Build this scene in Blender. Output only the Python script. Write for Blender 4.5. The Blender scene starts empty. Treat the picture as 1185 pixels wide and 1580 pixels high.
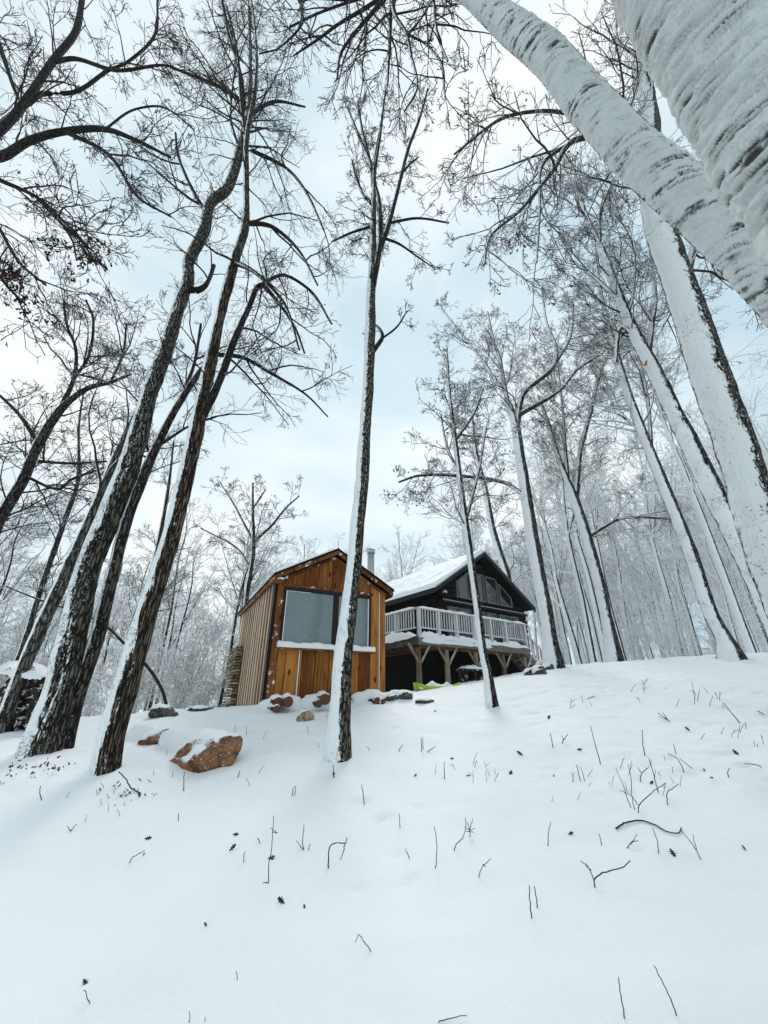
import bpy, math
import numpy as np

# ------------------------------------------------------------------ camera, world, sun, exposure
scn = bpy.context.scene
COL = scn.collection
F, TH = 620.0, math.radians(24.8)          # focal length in photo pixels, upward pitch
CT, ST = math.cos(TH), math.sin(TH)
cam_d = bpy.data.cameras.new("camera")
cam = bpy.data.objects.new("camera", cam_d)
COL.objects.link(cam)
cam_d.sensor_fit = 'HORIZONTAL'
cam_d.sensor_width = 36.0
cam_d.lens = 36.0 * F / 1185.0
cam_d.clip_start = 0.05
cam_d.clip_end = 1500
cam.location = (0, 0, 0)
cam.rotation_euler = (math.radians(90) + TH, 0, 0)
scn.camera = cam

world = bpy.data.worlds.new("World")
scn.world = world
world.use_nodes = True
wn, wl = world.node_tree.nodes, world.node_tree.links
wn.clear()
w_out = wn.new('ShaderNodeOutputWorld')
w_sky = wn.new('ShaderNodeTexSky'); w_sky.sky_type = 'NISHITA'; w_sky.sun_disc = False
w_sky.sun_elevation = math.radians(42); w_sky.sun_rotation = math.radians(4)
w_b1 = wn.new('ShaderNodeBackground'); w_b1.inputs[1].default_value = 0.10
wl.new(w_sky.outputs[0], w_b1.inputs[0])
w_tc = wn.new('ShaderNodeTexCoord')
w_mp = wn.new('ShaderNodeMapping'); w_mp.inputs['Scale'].default_value = (1.0, 1.0, 1.7)
w_mp.inputs['Location'].default_value = (0.31, 0.12, 0.45)
w_nz = wn.new('ShaderNodeTexNoise'); w_nz.inputs['Scale'].default_value = 1.5
w_nz.inputs['Detail'].default_value = 5; w_nz.inputs['Roughness'].default_value = 0.48
w_nz.inputs['Distortion'].default_value = 0.35
w_rp = wn.new('ShaderNodeValToRGB')
w_rp.color_ramp.elements[0].position = 0.38; w_rp.color_ramp.elements[0].color = (0.50, 0.66, 0.745, 1)
w_rp.color_ramp.elements[1].position = 0.64; w_rp.color_ramp.elements[1].color = (0.89, 0.935, 0.925, 1)
e = w_rp.color_ramp.elements.new(0.5); e.color = (0.70, 0.805, 0.845, 1)
w_b2 = wn.new('ShaderNodeBackground'); w_b2.inputs[1].default_value = 1.0
w_mx = wn.new('ShaderNodeMixShader'); w_mx.inputs[0].default_value = 0.93
wl.new(w_tc.outputs['Generated'], w_mp.inputs[0]); wl.new(w_mp.outputs[0], w_nz.inputs['Vector'])
wl.new(w_nz.outputs[0], w_rp.inputs[0]); wl.new(w_rp.outputs[0], w_b2.inputs[0])
wl.new(w_b1.outputs[0], w_mx.inputs[1]); wl.new(w_b2.outputs[0], w_mx.inputs[2])
wl.new(w_mx.outputs[0], w_out.inputs[0])

sun_d = bpy.data.lights.new("sun", 'SUN')
sun_d.energy = 1.35; sun_d.angle = math.radians(24); sun_d.color = (1.0, 0.97, 0.93)
sun = bpy.data.objects.new("sun", sun_d); COL.objects.link(sun)
sun.rotation_euler = (math.radians(-48), 0, math.radians(-4))

scn.view_settings.view_transform = 'Standard'
try: scn.view_settings.look = 'None'
except Exception: pass
scn.view_settings.exposure = 0.26
scn.view_settings.gamma = 1.0
scn.view_settings.use_curve_mapping = False

# ------------------------------------------------------------------ helpers
rng = np.random.default_rng(11)
WIND = np.array([-0.86, -0.47, 0.18]); WIND /= np.linalg.norm(WIND)   # where the driven snow came from

def ray(u, v):
    w = (790.0 - v) / F
    return np.array([(u - 592.5) / F, CT - w * ST, ST + w * CT])

def at(u, v, Y):
    d = ray(u, v)
    return d * (Y / d[1])

def _hash(ix, iy, iz, seed):
    n = (ix * 374761393 + iy * 668265263 + iz * 2147483647 + seed * 974634777) & 0xFFFFFFFF
    n = ((n ^ (n >> 13)) * 1274126177) & 0xFFFFFFFF
    n = ((n ^ (n >> 16)) * 2246822519) & 0xFFFFFFFF
    return ((n ^ (n >> 15)) & 0xFFFFFF).astype(np.float64) / 0xFFFFFF

def vnoise(P, seed=0):
    P = np.asarray(P, float)
    i = np.floor(P).astype(np.int64); f = P - i
    f = f * f * f * (f * (f * 6 - 15) + 10)
    r = 0
    for dx in (0, 1):
        for dy in (0, 1):
            for dz in (0, 1):
                w = (f[..., 0] if dx else 1 - f[..., 0]) * (f[..., 1] if dy else 1 - f[..., 1]) * (f[..., 2] if dz else 1 - f[..., 2])
                r = r + w * _hash(i[..., 0] + dx, i[..., 1] + dy, i[..., 2] + dz, seed)
    return r * 2 - 1

def fbm(P, octaves=4, seed=0, gain=0.5):
    r, a = 0, 1.0
    P = np.asarray(P, float)
    for k in range(octaves):
        r = r + a * vnoise(P * (2.03 ** k) + 17.3 * k, seed + k); a *= gain
    return r

def new_mesh(name, V, Q, smooth=True, mats=(), attr=None, matidx=None):
    """V (n,3), Q list/array of quads or tris (m,k)."""
    me = bpy.data.meshes.new(name)
    V = np.asarray(V, np.float32)
    Qs = Q if isinstance(Q, (list, tuple)) and len(Q) and isinstance(Q[0], np.ndarray) else [np.asarray(Q)]
    me.vertices.add(len(V)); me.vertices.foreach_set('co', V.ravel())
    loops = np.concatenate([q.ravel() for q in Qs]).astype(np.int32)
    tot = np.concatenate([np.full(len(q), q.shape[1], np.int32) for q in Qs])
    start = np.concatenate([[0], np.cumsum(tot)[:-1]]).astype(np.int32)
    me.loops.add(len(loops)); me.loops.foreach_set('vertex_index', loops)
    me.polygons.add(len(tot)); me.polygons.foreach_set('loop_start', start)
    try: me.polygons.foreach_set('loop_total', tot)
    except Exception: pass
    me.polygons.foreach_set('use_smooth', np.full(len(tot), smooth, bool))
    for m in mats: me.materials.append(m)
    if matidx is not None: me.polygons.foreach_set('material_index', np.asarray(matidx, np.int32))
    if attr:
        for k, a in attr.items():
            at_ = me.attributes.new(k, 'FLOAT', 'POINT'); at_.data.foreach_set('value', np.asarray(a, np.float32))
    me.update(calc_edges=True)
    return me

def link(name, me, parent=None):
    o = bpy.data.objects.new(name, me); COL.objects.link(o)
    if parent is not None: o.parent = parent
    return o

def tag(o, label, cat, group=None, kind=None):
    o['label'] = label; o['category'] = cat
    if group: o['group'] = group
    if kind: o['kind'] = kind
    return o

def thing(name, label, cat, loc=(0, 0, 0), rz=0.0, group=None):
    o = bpy.data.objects.new(name, None); COL.objects.link(o)
    o.location = [float(x) for x in loc]; o.rotation_euler = (0, 0, rz)
    o.empty_display_size = 0.2
    return tag(o, label, cat, group)

class MB:
    """collects simple solids in one mesh"""
    def __init__(s): s.v = []; s.f = []
    def poly(s, pts, faces):
        b = len(s.v); s.v += [tuple(map(float, p)) for p in pts]; s.f += [tuple(i + b for i in f) for f in faces]
        return s
    def box(s, x0, x1, y0, y1, z0, z1):
        return s.poly([(x0, y0, z0), (x1, y0, z0), (x1, y1, z0), (x0, y1, z0), (x0, y0, z1), (x1, y0, z1), (x1, y1, z1), (x0, y1, z1)],
                      [(3, 2, 1, 0), (4, 5, 6, 7), (0, 1, 5, 4), (1, 2, 6, 5), (2, 3, 7, 6), (3, 0, 4, 7)])
    def prism(s, az, b0, b1):
        """polygon in (a,z), counter-clockwise seen from the front (-b), extruded b0..b1"""
        n = len(az)
        pts = [(a, b0, z) for a, z in az] + [(a, b1, z) for a, z in az]
        fs = [tuple(range(n)), tuple(range(2 * n - 1, n - 1, -1))]
        fs += [((i + 1) % n, i, i + n, (i + 1) % n + n) for i in range(n)]
        return s.poly(pts, fs)
    def bar(s, p, q, w, h=None, n=4, up=(0, 0, 1)):
        p, q = np.array(p, float), np.array(q, float); h = h or w
        t = q - p; t /= np.linalg.norm(t); upv = np.array(up, float)
        if abs(np.dot(t, upv)) > 0.95: upv = np.array([1.0, 0, 0])
        x = np.cross(t, upv); x /= np.linalg.norm(x); y = np.cross(x, t)
        pts = []
        for c in (p, q):
            for i in range(n):
                a = 2 * math.pi * (i + .5) / n
                k = 1 / math.cos(math.pi / n) if n == 4 else 1
                pts.append(c + x * math.cos(a) * w / 2 * k + y * math.sin(a) * h / 2 * k)
        fs = [tuple(range(n - 1, -1, -1)), tuple(range(n, 2 * n))] + [(i, (i + 1) % n, (i + 1) % n + n, i + n) for i in range(n)]
        return s.poly(pts, fs)
    def mesh(s, name, m, smooth=False):
        me = bpy.data.meshes.new(name); me.from_pydata(s.v, [], s.f)
        if m is not None: me.materials.append(m)
        if smooth:
            for p in me.polygons: p.use_smooth = True
        me.update(); return me
    def build(s, name, m, parent=None, bevel=0.0, smooth=False):
        o = link(name, s.mesh(name, m, smooth), parent)
        if bevel:
            b = o.modifiers.new('bevel', 'BEVEL'); b.width = bevel; b.segments = 2; b.limit_method = 'ANGLE'
        return o

# ------------------------------------------------------------------ materials
class NT:
    def __init__(s, name):
        s.m = bpy.data.materials.new(name); s.m.use_nodes = True
        s.n, s.l = s.m.node_tree.nodes, s.m.node_tree.links
        s.b = s.n['Principled BSDF']
        s.b.inputs['Specular IOR Level'].default_value = 0.3
    def add(s, t, **kw):
        n = s.n.new('ShaderNode' + t)
        for k, v in kw.items():
            if k in n.inputs.keys() if hasattr(n.inputs, 'keys') else False: n.inputs[k].default_value = v
            else: setattr(n, k, v)
        return n
    def math(s, op, a, b=None, c=None, clamp=False):
        n = s.n.new('ShaderNodeMath'); n.operation = op; n.use_clamp = clamp
        for i, x in enumerate((a, b, c)):
            if x is None: continue
            if isinstance(x, (int, float)): n.inputs[i].default_value = x
            else: s.l.new(x, n.inputs[i])
        return n.outputs[0]
    def mix(s, fac, a, b):
        n = s.n.new('ShaderNodeMix'); n.data_type = 'RGBA'
        for i, x in ((0, fac), (6, a), (7, b)):
            if isinstance(x, (int, float)): n.inputs[i].default_value = x
            elif isinstance(x, tuple): n.inputs[i].default_value = (*x[:3], 1)
            else: s.l.new(x, n.inputs[i])
        return n.outputs[2]
    def coords(s, scale=(1, 1, 1), kind='Object'):
        tc = s.n.new('ShaderNodeTexCoord'); mp = s.n.new('ShaderNodeMapping')
        mp.inputs['Scale'].default_value = scale
        s.l.new(tc.outputs[kind], mp.inputs[0]); return mp.outputs[0]
    def noise(s, vec, scale=5.0, detail=3.0, rough=0.55, dist=0.0):
        n = s.n.new('ShaderNodeTexNoise'); n.inputs['Scale'].default_value = scale
        n.inputs['Detail'].default_value = detail; n.inputs['Roughness'].default_value = rough
        n.inputs['Distortion'].default_value = dist
        s.l.new(vec, n.inputs['Vector']); return n.outputs[0]
    def smooth(s, x, lo, hi):
        n = s.n.new('ShaderNodeMapRange'); n.interpolation_type = 'SMOOTHSTEP'
        n.inputs[1].default_value = lo; n.inputs[2].default_value = hi
        s.l.new(x, n.inputs[0]); return n.outputs[0]
    def bump(s, h, strength=0.5, dist=0.02):
        n = s.n.new('ShaderNodeBump'); n.inputs['Strength'].default_value = strength; n.inputs['Distance'].default_value = dist
        s.l.new(h, n.inputs['Height']); s.l.new(n.outputs[0], s.b.inputs['Normal'])
    def color(s, c):
        if isinstance(c, tuple): s.b.inputs['Base Color'].default_value = (*c[:3], 1)
        else: s.l.new(c, s.b.inputs['Base Color'])
        return s
    def rough(s, r): s.b.inputs['Roughness'].default_value = r; return s

SNOW = (0.86, 0.885, 0.90)

def snow_mat(name, col=SNOW, scale=30, strength=0.25, dist=0.01):
    t = NT(name); c = t.coords()
    h = t.noise(c, scale, 5, 0.6)
    t.color(t.mix(h, tuple(x * 0.965 for x in col), col)); t.rough(0.65)
    t.b.inputs['Specular IOR Level'].default_value = 0.15
    t.bump(h, strength, dist); return t.m

def bark_mat(name, dark, light, thr=0.36, soft=0.14, amp=1.1, nscale=9.0, up=0.5, moss=None, snow=SNOW, ridge=(30, 30, 5.0), bstr=0.9, bdist=0.03, flecks=0.0, twig=False, fade=None, holes=0.0):
    """bark with snow driven on from the windward side and lying on top"""
    t = NT(name); c = t.coords()
    cs = t.coords(ridge)
    g = t.n.new('ShaderNodeNewGeometry')
    d = t.n.new('ShaderNodeVectorMath'); d.operation = 'DOT_PRODUCT'; d.inputs[1].default_value = tuple(WIND)
    t.l.new(g.outputs['Normal'], d.inputs[0])
    sp = t.n.new('ShaderNodeSeparateXYZ'); t.l.new(g.outputs['Normal'], sp.inputs[0])
    n1 = t.noise(c, nscale, 5, 0.62)
    if twig:
        rr = n1; nn = t.math('MULTIPLY', t.math('SUBTRACT', n1, 0.5), amp)
    else:
        wv = t.n.new('ShaderNodeVectorMath'); wv.operation = 'MULTIPLY_ADD'
        nv = t.n.new('ShaderNodeTexNoise'); nv.inputs['Scale'].default_value = 0.6; nv.inputs['Detail'].default_value = 3
        t.l.new(cs, nv.inputs['Vector']); t.l.new(nv.outputs['Color'], wv.inputs[0]); wv.inputs[1].default_value = (1.6, 1.6, 1.6); t.l.new(cs, wv.inputs[2])
        vo = t.n.new('ShaderNodeTexVoronoi'); vo.feature = 'DISTANCE_TO_EDGE'; vo.inputs['Scale'].default_value = 0.8
        t.l.new(wv.outputs[0], vo.inputs['Vector'])
        r2 = t.noise(c, 70, 4, 0.65)
        plate = t.smooth(vo.outputs['Distance'], 0.02, 0.30)
        rr = t.math('ADD', t.math('MULTIPLY', plate, 0.6), t.math('MULTIPLY', r2, 0.4))
        n2 = t.noise(t.coords((1, 1, 0.5)), nscale * 5, 4, 0.65)
        nn = t.math('MULTIPLY', t.math('SUBTRACT', t.math('ADD', t.math('ADD', t.math('MULTIPLY', n1, 0.35), t.math('MULTIPLY', n2, 0.5)), t.math('MULTIPLY', rr, 0.15)), 0.5), amp)
    col = t.mix(t.smooth(rr, 0.25, 0.75), dark, light)
    if moss is not None:
        col = t.mix(t.math('MULTIPLY', t.smooth(t.noise(c, 3.0, 4, 0.6), 0.5, 0.68), 0.6), col, t.mix(t.smooth(rr, 0.25, 0.75), tuple(x * .25 for x in moss), moss))
    dv = d.outputs['Value']
    if fade:                                  # (from height, to height, how much harder the snow clings up there)
        tz = t.n.new('ShaderNodeTexCoord'); sz = t.n.new('ShaderNodeSeparateXYZ'); t.l.new(tz.outputs['Object'], sz.inputs[0])
        dv = t.math('SUBTRACT', dv, t.math('MULTIPLY', t.smooth(sz.outputs[2], fade[0], fade[1]), fade[2]))
    a = t.smooth(t.math('ADD', dv, nn), thr - soft / 2, thr + soft / 2)
    b = t.smooth(t.math('ADD', sp.outputs[2], nn), up - soft / 2, up + soft / 2)
    m = t.math('MAXIMUM', a, b)
    if flecks:
        fl = t.math('MULTIPLY', t.smooth(t.noise(t.coords((1, 1, 0.6)), 48, 3, 0.6), 0.66 - flecks * .1, 0.70 - flecks * .1), t.smooth(d.outputs['Value'], -0.75, 0.4))
        m = t.math('MAXIMUM', m, t.math('MULTIPLY', fl, 0.9))
    if holes:
        hn = t.noise(t.coords((30, 30, 62)), 1.0, 4, 0.65, 0.5); hm = t.noise(c, 2.6, 3, 0.55)
        ho_ = t.smooth(t.math('ADD', hn, t.math('MULTIPLY', t.math('SUBTRACT', hm, 0.5), 0.45)), 0.66 - holes * .08, 0.74 - holes * .08)
        m = t.math('MULTIPLY', m, t.math('SUBTRACT', 1.0, t.math('MULTIPLY', ho_, 0.6)))
    t.color(t.mix(m, col, snow)); t.rough(0.8)
    t.b.inputs['Specular IOR Level'].default_value = 0.15
    h = t.math('ADD', t.math('MULTIPLY', rr, t.math('SUBTRACT', 1.0, t.math('MULTIPLY', m, 0.8))), t.math('MULTIPLY', m, 0.75))
    if not twig: t.bump(h, bstr, bdist)
    return t.m

M = {}
M['snow'] = snow_mat('snow', SNOW, 30, 0.35, 0.014)
M['snow_lump'] = snow_mat('snow_lump', SNOW, 22, 0.45, 0.02)
M['bark_dark'] = bark_mat('bark_dark', (0.006, 0.0055, 0.005), (0.085, 0.075, 0.062), thr=0.56, amp=1.4, flecks=0.3, holes=0.6)
M['bark_brown'] = bark_mat('bark_brown', (0.008, 0.006, 0.004), (0.17, 0.125, 0.085), thr=0.27, amp=1.5, fade=(2.0, 6.0, 0.35), ridge=(50, 50, 3.6), bstr=1.0, bdist=0.04, flecks=0.2, holes=0.7)
M['bark_mid'] = bark_mat('bark_mid', (0.008, 0.0075, 0.006), (0.15, 0.135, 0.105), thr=0.19, amp=1.5, fade=(2.2, 4.6, 0.5), ridge=(40, 40, 9.0), moss=(0.14, 0.145, 0.10), flecks=0.5, holes=0.5)
M['bark_moss'] = bark_mat('bark_moss', (0.007, 0.0065, 0.005), (0.13, 0.118, 0.088), thr=0.26, amp=2.0, fade=(2.0, 6.0, 0.3), nscale=7, moss=(0.15, 0.155, 0.085), ridge=(32, 32, 6.0), bstr=1.0, bdist=0.045, flecks=0.9, holes=1.2)
M['bark_grey'] = bark_mat('bark_grey', (0.020, 0.020, 0.017), (0.16, 0.16, 0.135), thr=0.45, moss=(0.15, 0.155, 0.12), flecks=0.3)
M['bark_pale'] = bark_mat('bark_pale', (0.010, 0.0095, 0.009), (0.10, 0.09, 0.08), thr=0.60, amp=1.2, snow=(0.76, 0.79, 0.79), ridge=(40, 40, 12.0), flecks=0.6, holes=0.5)
M['bark_right'] = bark_mat('bark_right', (0.006, 0.006, 0.0055), (0.07, 0.064, 0.056), thr=0.62, amp=1.2, flecks=0.4, holes=0.7)
M['bark_house'] = bark_mat('bark_house', (0.006, 0.006, 0.0055), (0.08, 0.074, 0.062), thr=0.50, amp=1.1, flecks=0.4, holes=0.5)
M['bark_far'] = bark_mat('bark_far', (0.012, 0.012, 0.012), (0.075, 0.073, 0.068), thr=0.45, up=0.3, amp=0.8, nscale=6)
M['limb_dark'] = bark_mat('limb_dark', (0.007, 0.0065, 0.006), (0.055, 0.048, 0.042), thr=0.80, up=0.72, amp=0.9, ridge=(60, 60, 20))
M['twig_near'] = bark_mat('twig_near', (0.008, 0.007, 0.007), (0.040, 0.034, 0.030), thr=0.90, soft=0.3, up=0.86, amp=0.6, twig=True)
M['twig_mid'] = bark_mat('twig_mid', (0.009, 0.008, 0.008), (0.050, 0.044, 0.038), thr=0.66, soft=0.3, up=0.55, amp=0.6, twig=True)
M['twig_far'] = bark_mat('twig_far', (0.014, 0.014, 0.014), (0.075, 0.071, 0.067), thr=0.14, soft=0.4, up=-0.12, amp=0.5, snow=(0.90, 0.92, 0.93), twig=True)

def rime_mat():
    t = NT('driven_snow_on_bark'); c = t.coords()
    a = t.n.new('ShaderNodeAttribute'); a.attribute_name = 'bare_or_groove'
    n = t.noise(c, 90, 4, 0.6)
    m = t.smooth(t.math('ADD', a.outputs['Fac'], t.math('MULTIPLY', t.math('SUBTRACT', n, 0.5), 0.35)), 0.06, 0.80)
    sc = t.mix(n, (0.50, 0.535, 0.53), (0.70, 0.735, 0.73))  # grey puts the trunk's shade, and bark showing through, into the snow colour
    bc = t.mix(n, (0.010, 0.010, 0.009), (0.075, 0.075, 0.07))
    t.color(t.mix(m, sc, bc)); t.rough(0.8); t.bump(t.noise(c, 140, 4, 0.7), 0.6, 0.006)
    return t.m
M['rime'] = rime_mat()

def wood_mat(name, dark, light, grain=(28, 28, 1.6), knots=True, rough=0.7, tone=0.5, bstr=0.4, frost=0.0):
    t = NT(name)
    oi = t.n.new('ShaderNodeObjectInfo')
    tc = t.n.new('ShaderNodeTexCoord'); off = t.n.new('ShaderNodeVectorMath'); off.operation = 'ADD'
    cmb = t.n.new('ShaderNodeCombineXYZ')
    k = t.math('MULTIPLY', oi.outputs['Random'], 37.0)
    t.l.new(k, cmb.inputs[0]); t.l.new(k, cmb.inputs[2])
    t.l.new(tc.outputs['Object'], off.inputs[0]); t.l.new(cmb.outputs[0], off.inputs[1])
    def mp(sc):
        n = t.n.new('ShaderNodeMapping'); n.inputs['Scale'].default_value = sc; t.l.new(off.outputs[0], n.inputs[0]); return n.outputs[0]
    g1 = t.noise(mp(grain), 1.0, 5, 0.6, 1.2)
    g2 = t.noise(mp((3, 3, 0.9)), 1.0, 3, 0.6)
    x = t.math('ADD', t.math('MULTIPLY', g1, 0.6), t.math('MULTIPLY', g2, 0.4))
    x = t.math('ADD', x, t.math('MULTIPLY', t.math('SUBTRACT', oi.outputs['Random'], 0.5), 0.22 * tone * 2))
    col = t.mix(t.smooth(x, 0.30, 0.72), dark, light)
    if knots:
        v = t.n.new('ShaderNodeTexVoronoi'); v.inputs['Scale'].default_value = 1.0
        t.l.new(mp((5.5, 5.5, 2.6)), v.inputs['Vector'])
        kd = t.smooth(v.outputs['Distance'], 0.24, 0.12)
        col = t.mix(t.math('MULTIPLY', kd, 0.85), col, tuple(q * 0.28 for q in dark))
    if frost:
        fz = t.smooth(t.noise(mp((9, 9, 9)), 1.0, 5, 0.65), 0.60 - frost * 0.3, 0.68 - frost * 0.3)
        col = t.mix(fz, col, SNOW)
    t.color(col); t.rough(rough); t.b.inputs['Specular IOR Level'].default_value = 0.12; t.bump(g1, bstr, 0.006)
    return t.m
M['plank'] = wood_mat('stained_plank', (0.12, 0.036, 0.008), (0.48, 0.20, 0.046), tone=0.65)
M['plank_trim'] = wood_mat('stained_trim', (0.07, 0.022, 0.006), (0.26, 0.095, 0.026), frost=0.10)
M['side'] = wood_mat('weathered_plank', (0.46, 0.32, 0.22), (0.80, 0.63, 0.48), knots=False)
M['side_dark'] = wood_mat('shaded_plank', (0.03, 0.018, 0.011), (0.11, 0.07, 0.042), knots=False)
M['greywood'] = wood_mat('grey_wood', (0.05, 0.047, 0.043), (0.20, 0.19, 0.17), knots=False)
M['post'] = wood_mat('peeled_post', (0.10, 0.075, 0.05), (0.36, 0.29, 0.21), knots=False)
M['railwood'] = wood_mat('frosted_rail', (0.46, 0.47, 0.475), (0.70, 0.71, 0.72), knots=False, frost=0.0)
M['beam'] = wood_mat('joist_wood', (0.05, 0.026, 0.012), (0.16, 0.085, 0.042), grain=(3, 3, 30))
M['log'] = wood_mat('dark_log', (0.005, 0.0045, 0.0045), (0.022, 0.020, 0.019), grain=(1.5, 28, 28), knots=False, frost=0.0)
M['slab'] = wood_mat('slab_wood', (0.10, 0.075, 0.045), (0.40, 0.31, 0.20), grain=(20, 20, 20), frost=0.12)
M['firewood'] = wood_mat('firewood', (0.010, 0.008, 0.006), (0.045, 0.034, 0.025), grain=(12, 3, 12), knots=False, frost=0.12)

def plain(name, col, rough=0.7, metal=0.0, spec=0.12, var=0.25, scale=12, bstr=0.15):
    t = NT(name); n = t.noise(t.coords(), scale, 4, 0.6)
    t.color(t.mix(n, tuple(x * (1 - var) for x in col), tuple(min(1, x * (1 + var)) for x in col)))
    t.rough(rough); t.b.inputs['Metallic'].default_value = metal; t.b.inputs['Specular IOR Level'].default_value = spec
    t.bump(n, bstr, 0.004); return t.m
M['black'] = plain('black_roof_edge', (0.010, 0.010, 0.010))
M['frame_dark'] = plain('dark_window_frame', (0.022, 0.018, 0.015))
M['frame_grey'] = plain('grey_window_frame', (0.16, 0.165, 0.165))
M['fascia'] = plain('slate_fascia', (0.026, 0.029, 0.031))
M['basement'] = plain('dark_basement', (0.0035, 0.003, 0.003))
M['steel'] = plain('chimney_steel', (0.42, 0.45, 0.45), 0.38, 0.6)
M['lime'] = plain('lime_plastic', (0.40, 0.52, 0.03), 0.4, 0, 0.5, 0.08)
M['cream'] = plain('cream_board', (0.62, 0.58, 0.46))
M['leaf'] = plain('dead_leaf', (0.030, 0.016, 0.011), 0.7, 0, 0.2, 0.5, 6)
M['leaf_red'] = plain('russet_leaf', (0.14, 0.035, 0.020), 0.7, 0, 0.2, 0.5, 30)
M['leaf_orange'] = plain('orange_leaf', (0.42, 0.16, 0.03), 0.7, 0, 0.2, 0.4, 30)
M['stem'] = plain('weed_stem', (0.045, 0.036, 0.028), 0.8, 0, 0.15, 0.6, 60)
M['log_end'] = plain('cut_log_end', (0.125, 0.058, 0.034), 0.8, 0, 0.15, 0.55, 40)

def glass_mat(name, col, speck=0.0, rough=0.03, spec=0.6, through=0.0):
    t = NT(name); c = t.coords()
    base = t.mix(t.noise(c, 1.6, 2, 0.5), tuple(x * 0.85 for x in col), col)
    if speck:
        s = t.smooth(t.noise(c, 42, 5, 0.7), 0.60, 0.66)
        g = t.smooth(t.noise(c, 1.1, 2, 0.5), 0.42, 0.62)
        base = t.mix(t.math('MULTIPLY', t.math('MULTIPLY', s, g), speck), base, SNOW)
    t.color(base); t.rough(rough); t.b.inputs['Specular IOR Level'].default_value = spec
    if through:
        tr = t.n.new('ShaderNodeBsdfTransparent'); mx = t.n.new('ShaderNodeMixShader'); mx.inputs[0].default_value = through
        t.l.new(t.b.outputs[0], mx.inputs[1]); t.l.new(tr.outputs[0], mx.inputs[2])
        t.l.new(mx.outputs[0], t.n['Material Output'].inputs[0])
    return t.m
M['glass_cabin'] = glass_mat('cabin_glass', (0.235, 0.30, 0.315), 0.9, 0.04, 0.5, 0.25)  # grey-blue base colour stands in for snow and sky mirrored in the pane
M['glass_house'] = glass_mat('house_glass', (0.020, 0.023, 0.025), 0.0, 0.02, 1.0)

def rock_mat(name, dark, light, thr):
    t = NT(name); c = t.coords()
    n = t.noise(c, 9, 6, 0.65); n2 = t.noise(c, 45, 3, 0.6)
    col = t.mix(t.smooth(n, 0.35, 0.65), dark, light)
    col = t.mix(t.math('MULTIPLY', t.smooth(n2, 0.62, 0.68), 0.8), col, SNOW)
    g = t.n.new('ShaderNodeNewGeometry'); d = t.n.new('ShaderNodeVectorMath'); d.operation = 'DOT_PRODUCT'
    d.inputs[1].default_value = (-0.52, 0.10, 0.85); t.l.new(g.outputs['Normal'], d.inputs[0])
    m = t.smooth(t.math('ADD', d.outputs['Value'], t.math('MULTIPLY', t.math('SUBTRACT', n, 0.5), 0.7)), thr, thr + 0.12)
    t.color(t.mix(m, col, SNOW)); t.rough(0.85); t.bump(t.math('ADD', n, t.math('MULTIPLY', m, 0.6)), 0.7, 0.03)
    return t.m
M['rock_brown'] = rock_mat('brown_boulder', (0.075, 0.034, 0.017), (0.31, 0.155, 0.075), 0.27)
M['rock_tan'] = rock_mat('tan_rock', (0.16, 0.11, 0.06), (0.42, 0.31, 0.19), 0.40)
M['rock_grey'] = rock_mat('grey_rock', (0.018, 0.017, 0.016), (0.10, 0.095, 0.088), 0.35)

# ------------------------------------------------------------------ ground
PX = np.array([-60, -30, -12, -7, -4.5, -2, 0, 1.2, 3, 5, 8, 14, 30, 60.])
PZ = np.array([-1.6, -1.2, -.75, -.52, -.24, -.10, .02, .14, .45, .78, .96, 1.12, 1.3, 1.5])
MOUNDS = []      # (x, y, radius, height)
def g0(X, Y):
    X = np.asarray(X, float); Y = np.asarray(Y, float)
    lat = 0.08 * np.logaddexp(0, X * 1.5) / 1.5 - 0.037
    s = -1.70 + 0.2 * Y + lat
    p = 0
    for dx in (-1.1, -.55, 0, .55, 1.1): p = p + np.interp(X + dx, PX, PZ) / 5
    far = np.clip(Y - 9, 0, None)
    p = p + 0.010 * np.minimum(far, 25) - 0.05 * np.minimum(far, 22) / (1 + np.exp((X + 3.2) * 1.6))
    k = 0.22
    h = np.clip(0.5 + 0.5 * (p - s) / k, 0, 1)
    return p * (1 - h) + s * h - k * h * (1 - h)

def ground_z(X, Y):
    X = np.asarray(X, float); Y = np.asarray(Y, float)
    z = g0(X, Y)
    P = np.stack([X, Y, np.zeros_like(X)], -1)
    near = 1 / (1 + np.exp((Y - 40) / 6))
    hum = 1 / (1 + np.exp(-(X - 1.5) * 1.2)) / (1 + np.exp(-(Y - 4.6) * 2.0))
    lef = 1 / (1 + np.exp((X + 1.2) * 2.0)) / (1 + np.exp(-(Y - 4.3) * 2.0))
    z = z + near * (0.030 * vnoise(P * 0.9, 3) + 0.012 * vnoise(P * 2.6, 4) + (0.004 + 0.016 * hum + 0.010 * lef) * vnoise(P * 6.0, 5)
                    + (0.0015 + 0.010 * hum + 0.006 * lef) * fbm(P * 14.0, 2, 6))
    rip = vnoise(np.stack([X * 1.3 + .6 * Y, Y * 4.2, 0 * X], -1), 41)
    z = z + near * 0.007 * rip * np.clip(vnoise(P * .7, 42) + .35, 0, 1)
    pit = vnoise(P * 6.5, 43) + .35 * vnoise(P * 17, 44)
    z = z - near * .035 * np.clip((pit - .55) / .4, 0, 1) * np.clip(vnoise(P * .9, 45) + .3, 0, 1)
    for mx, my, mr, mh in MOUNDS:
        d2 = ((X - mx) ** 2 + (Y - my) ** 2) / (mr * mr)
        z = z + mh * np.exp(-d2)
    return z

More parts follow.
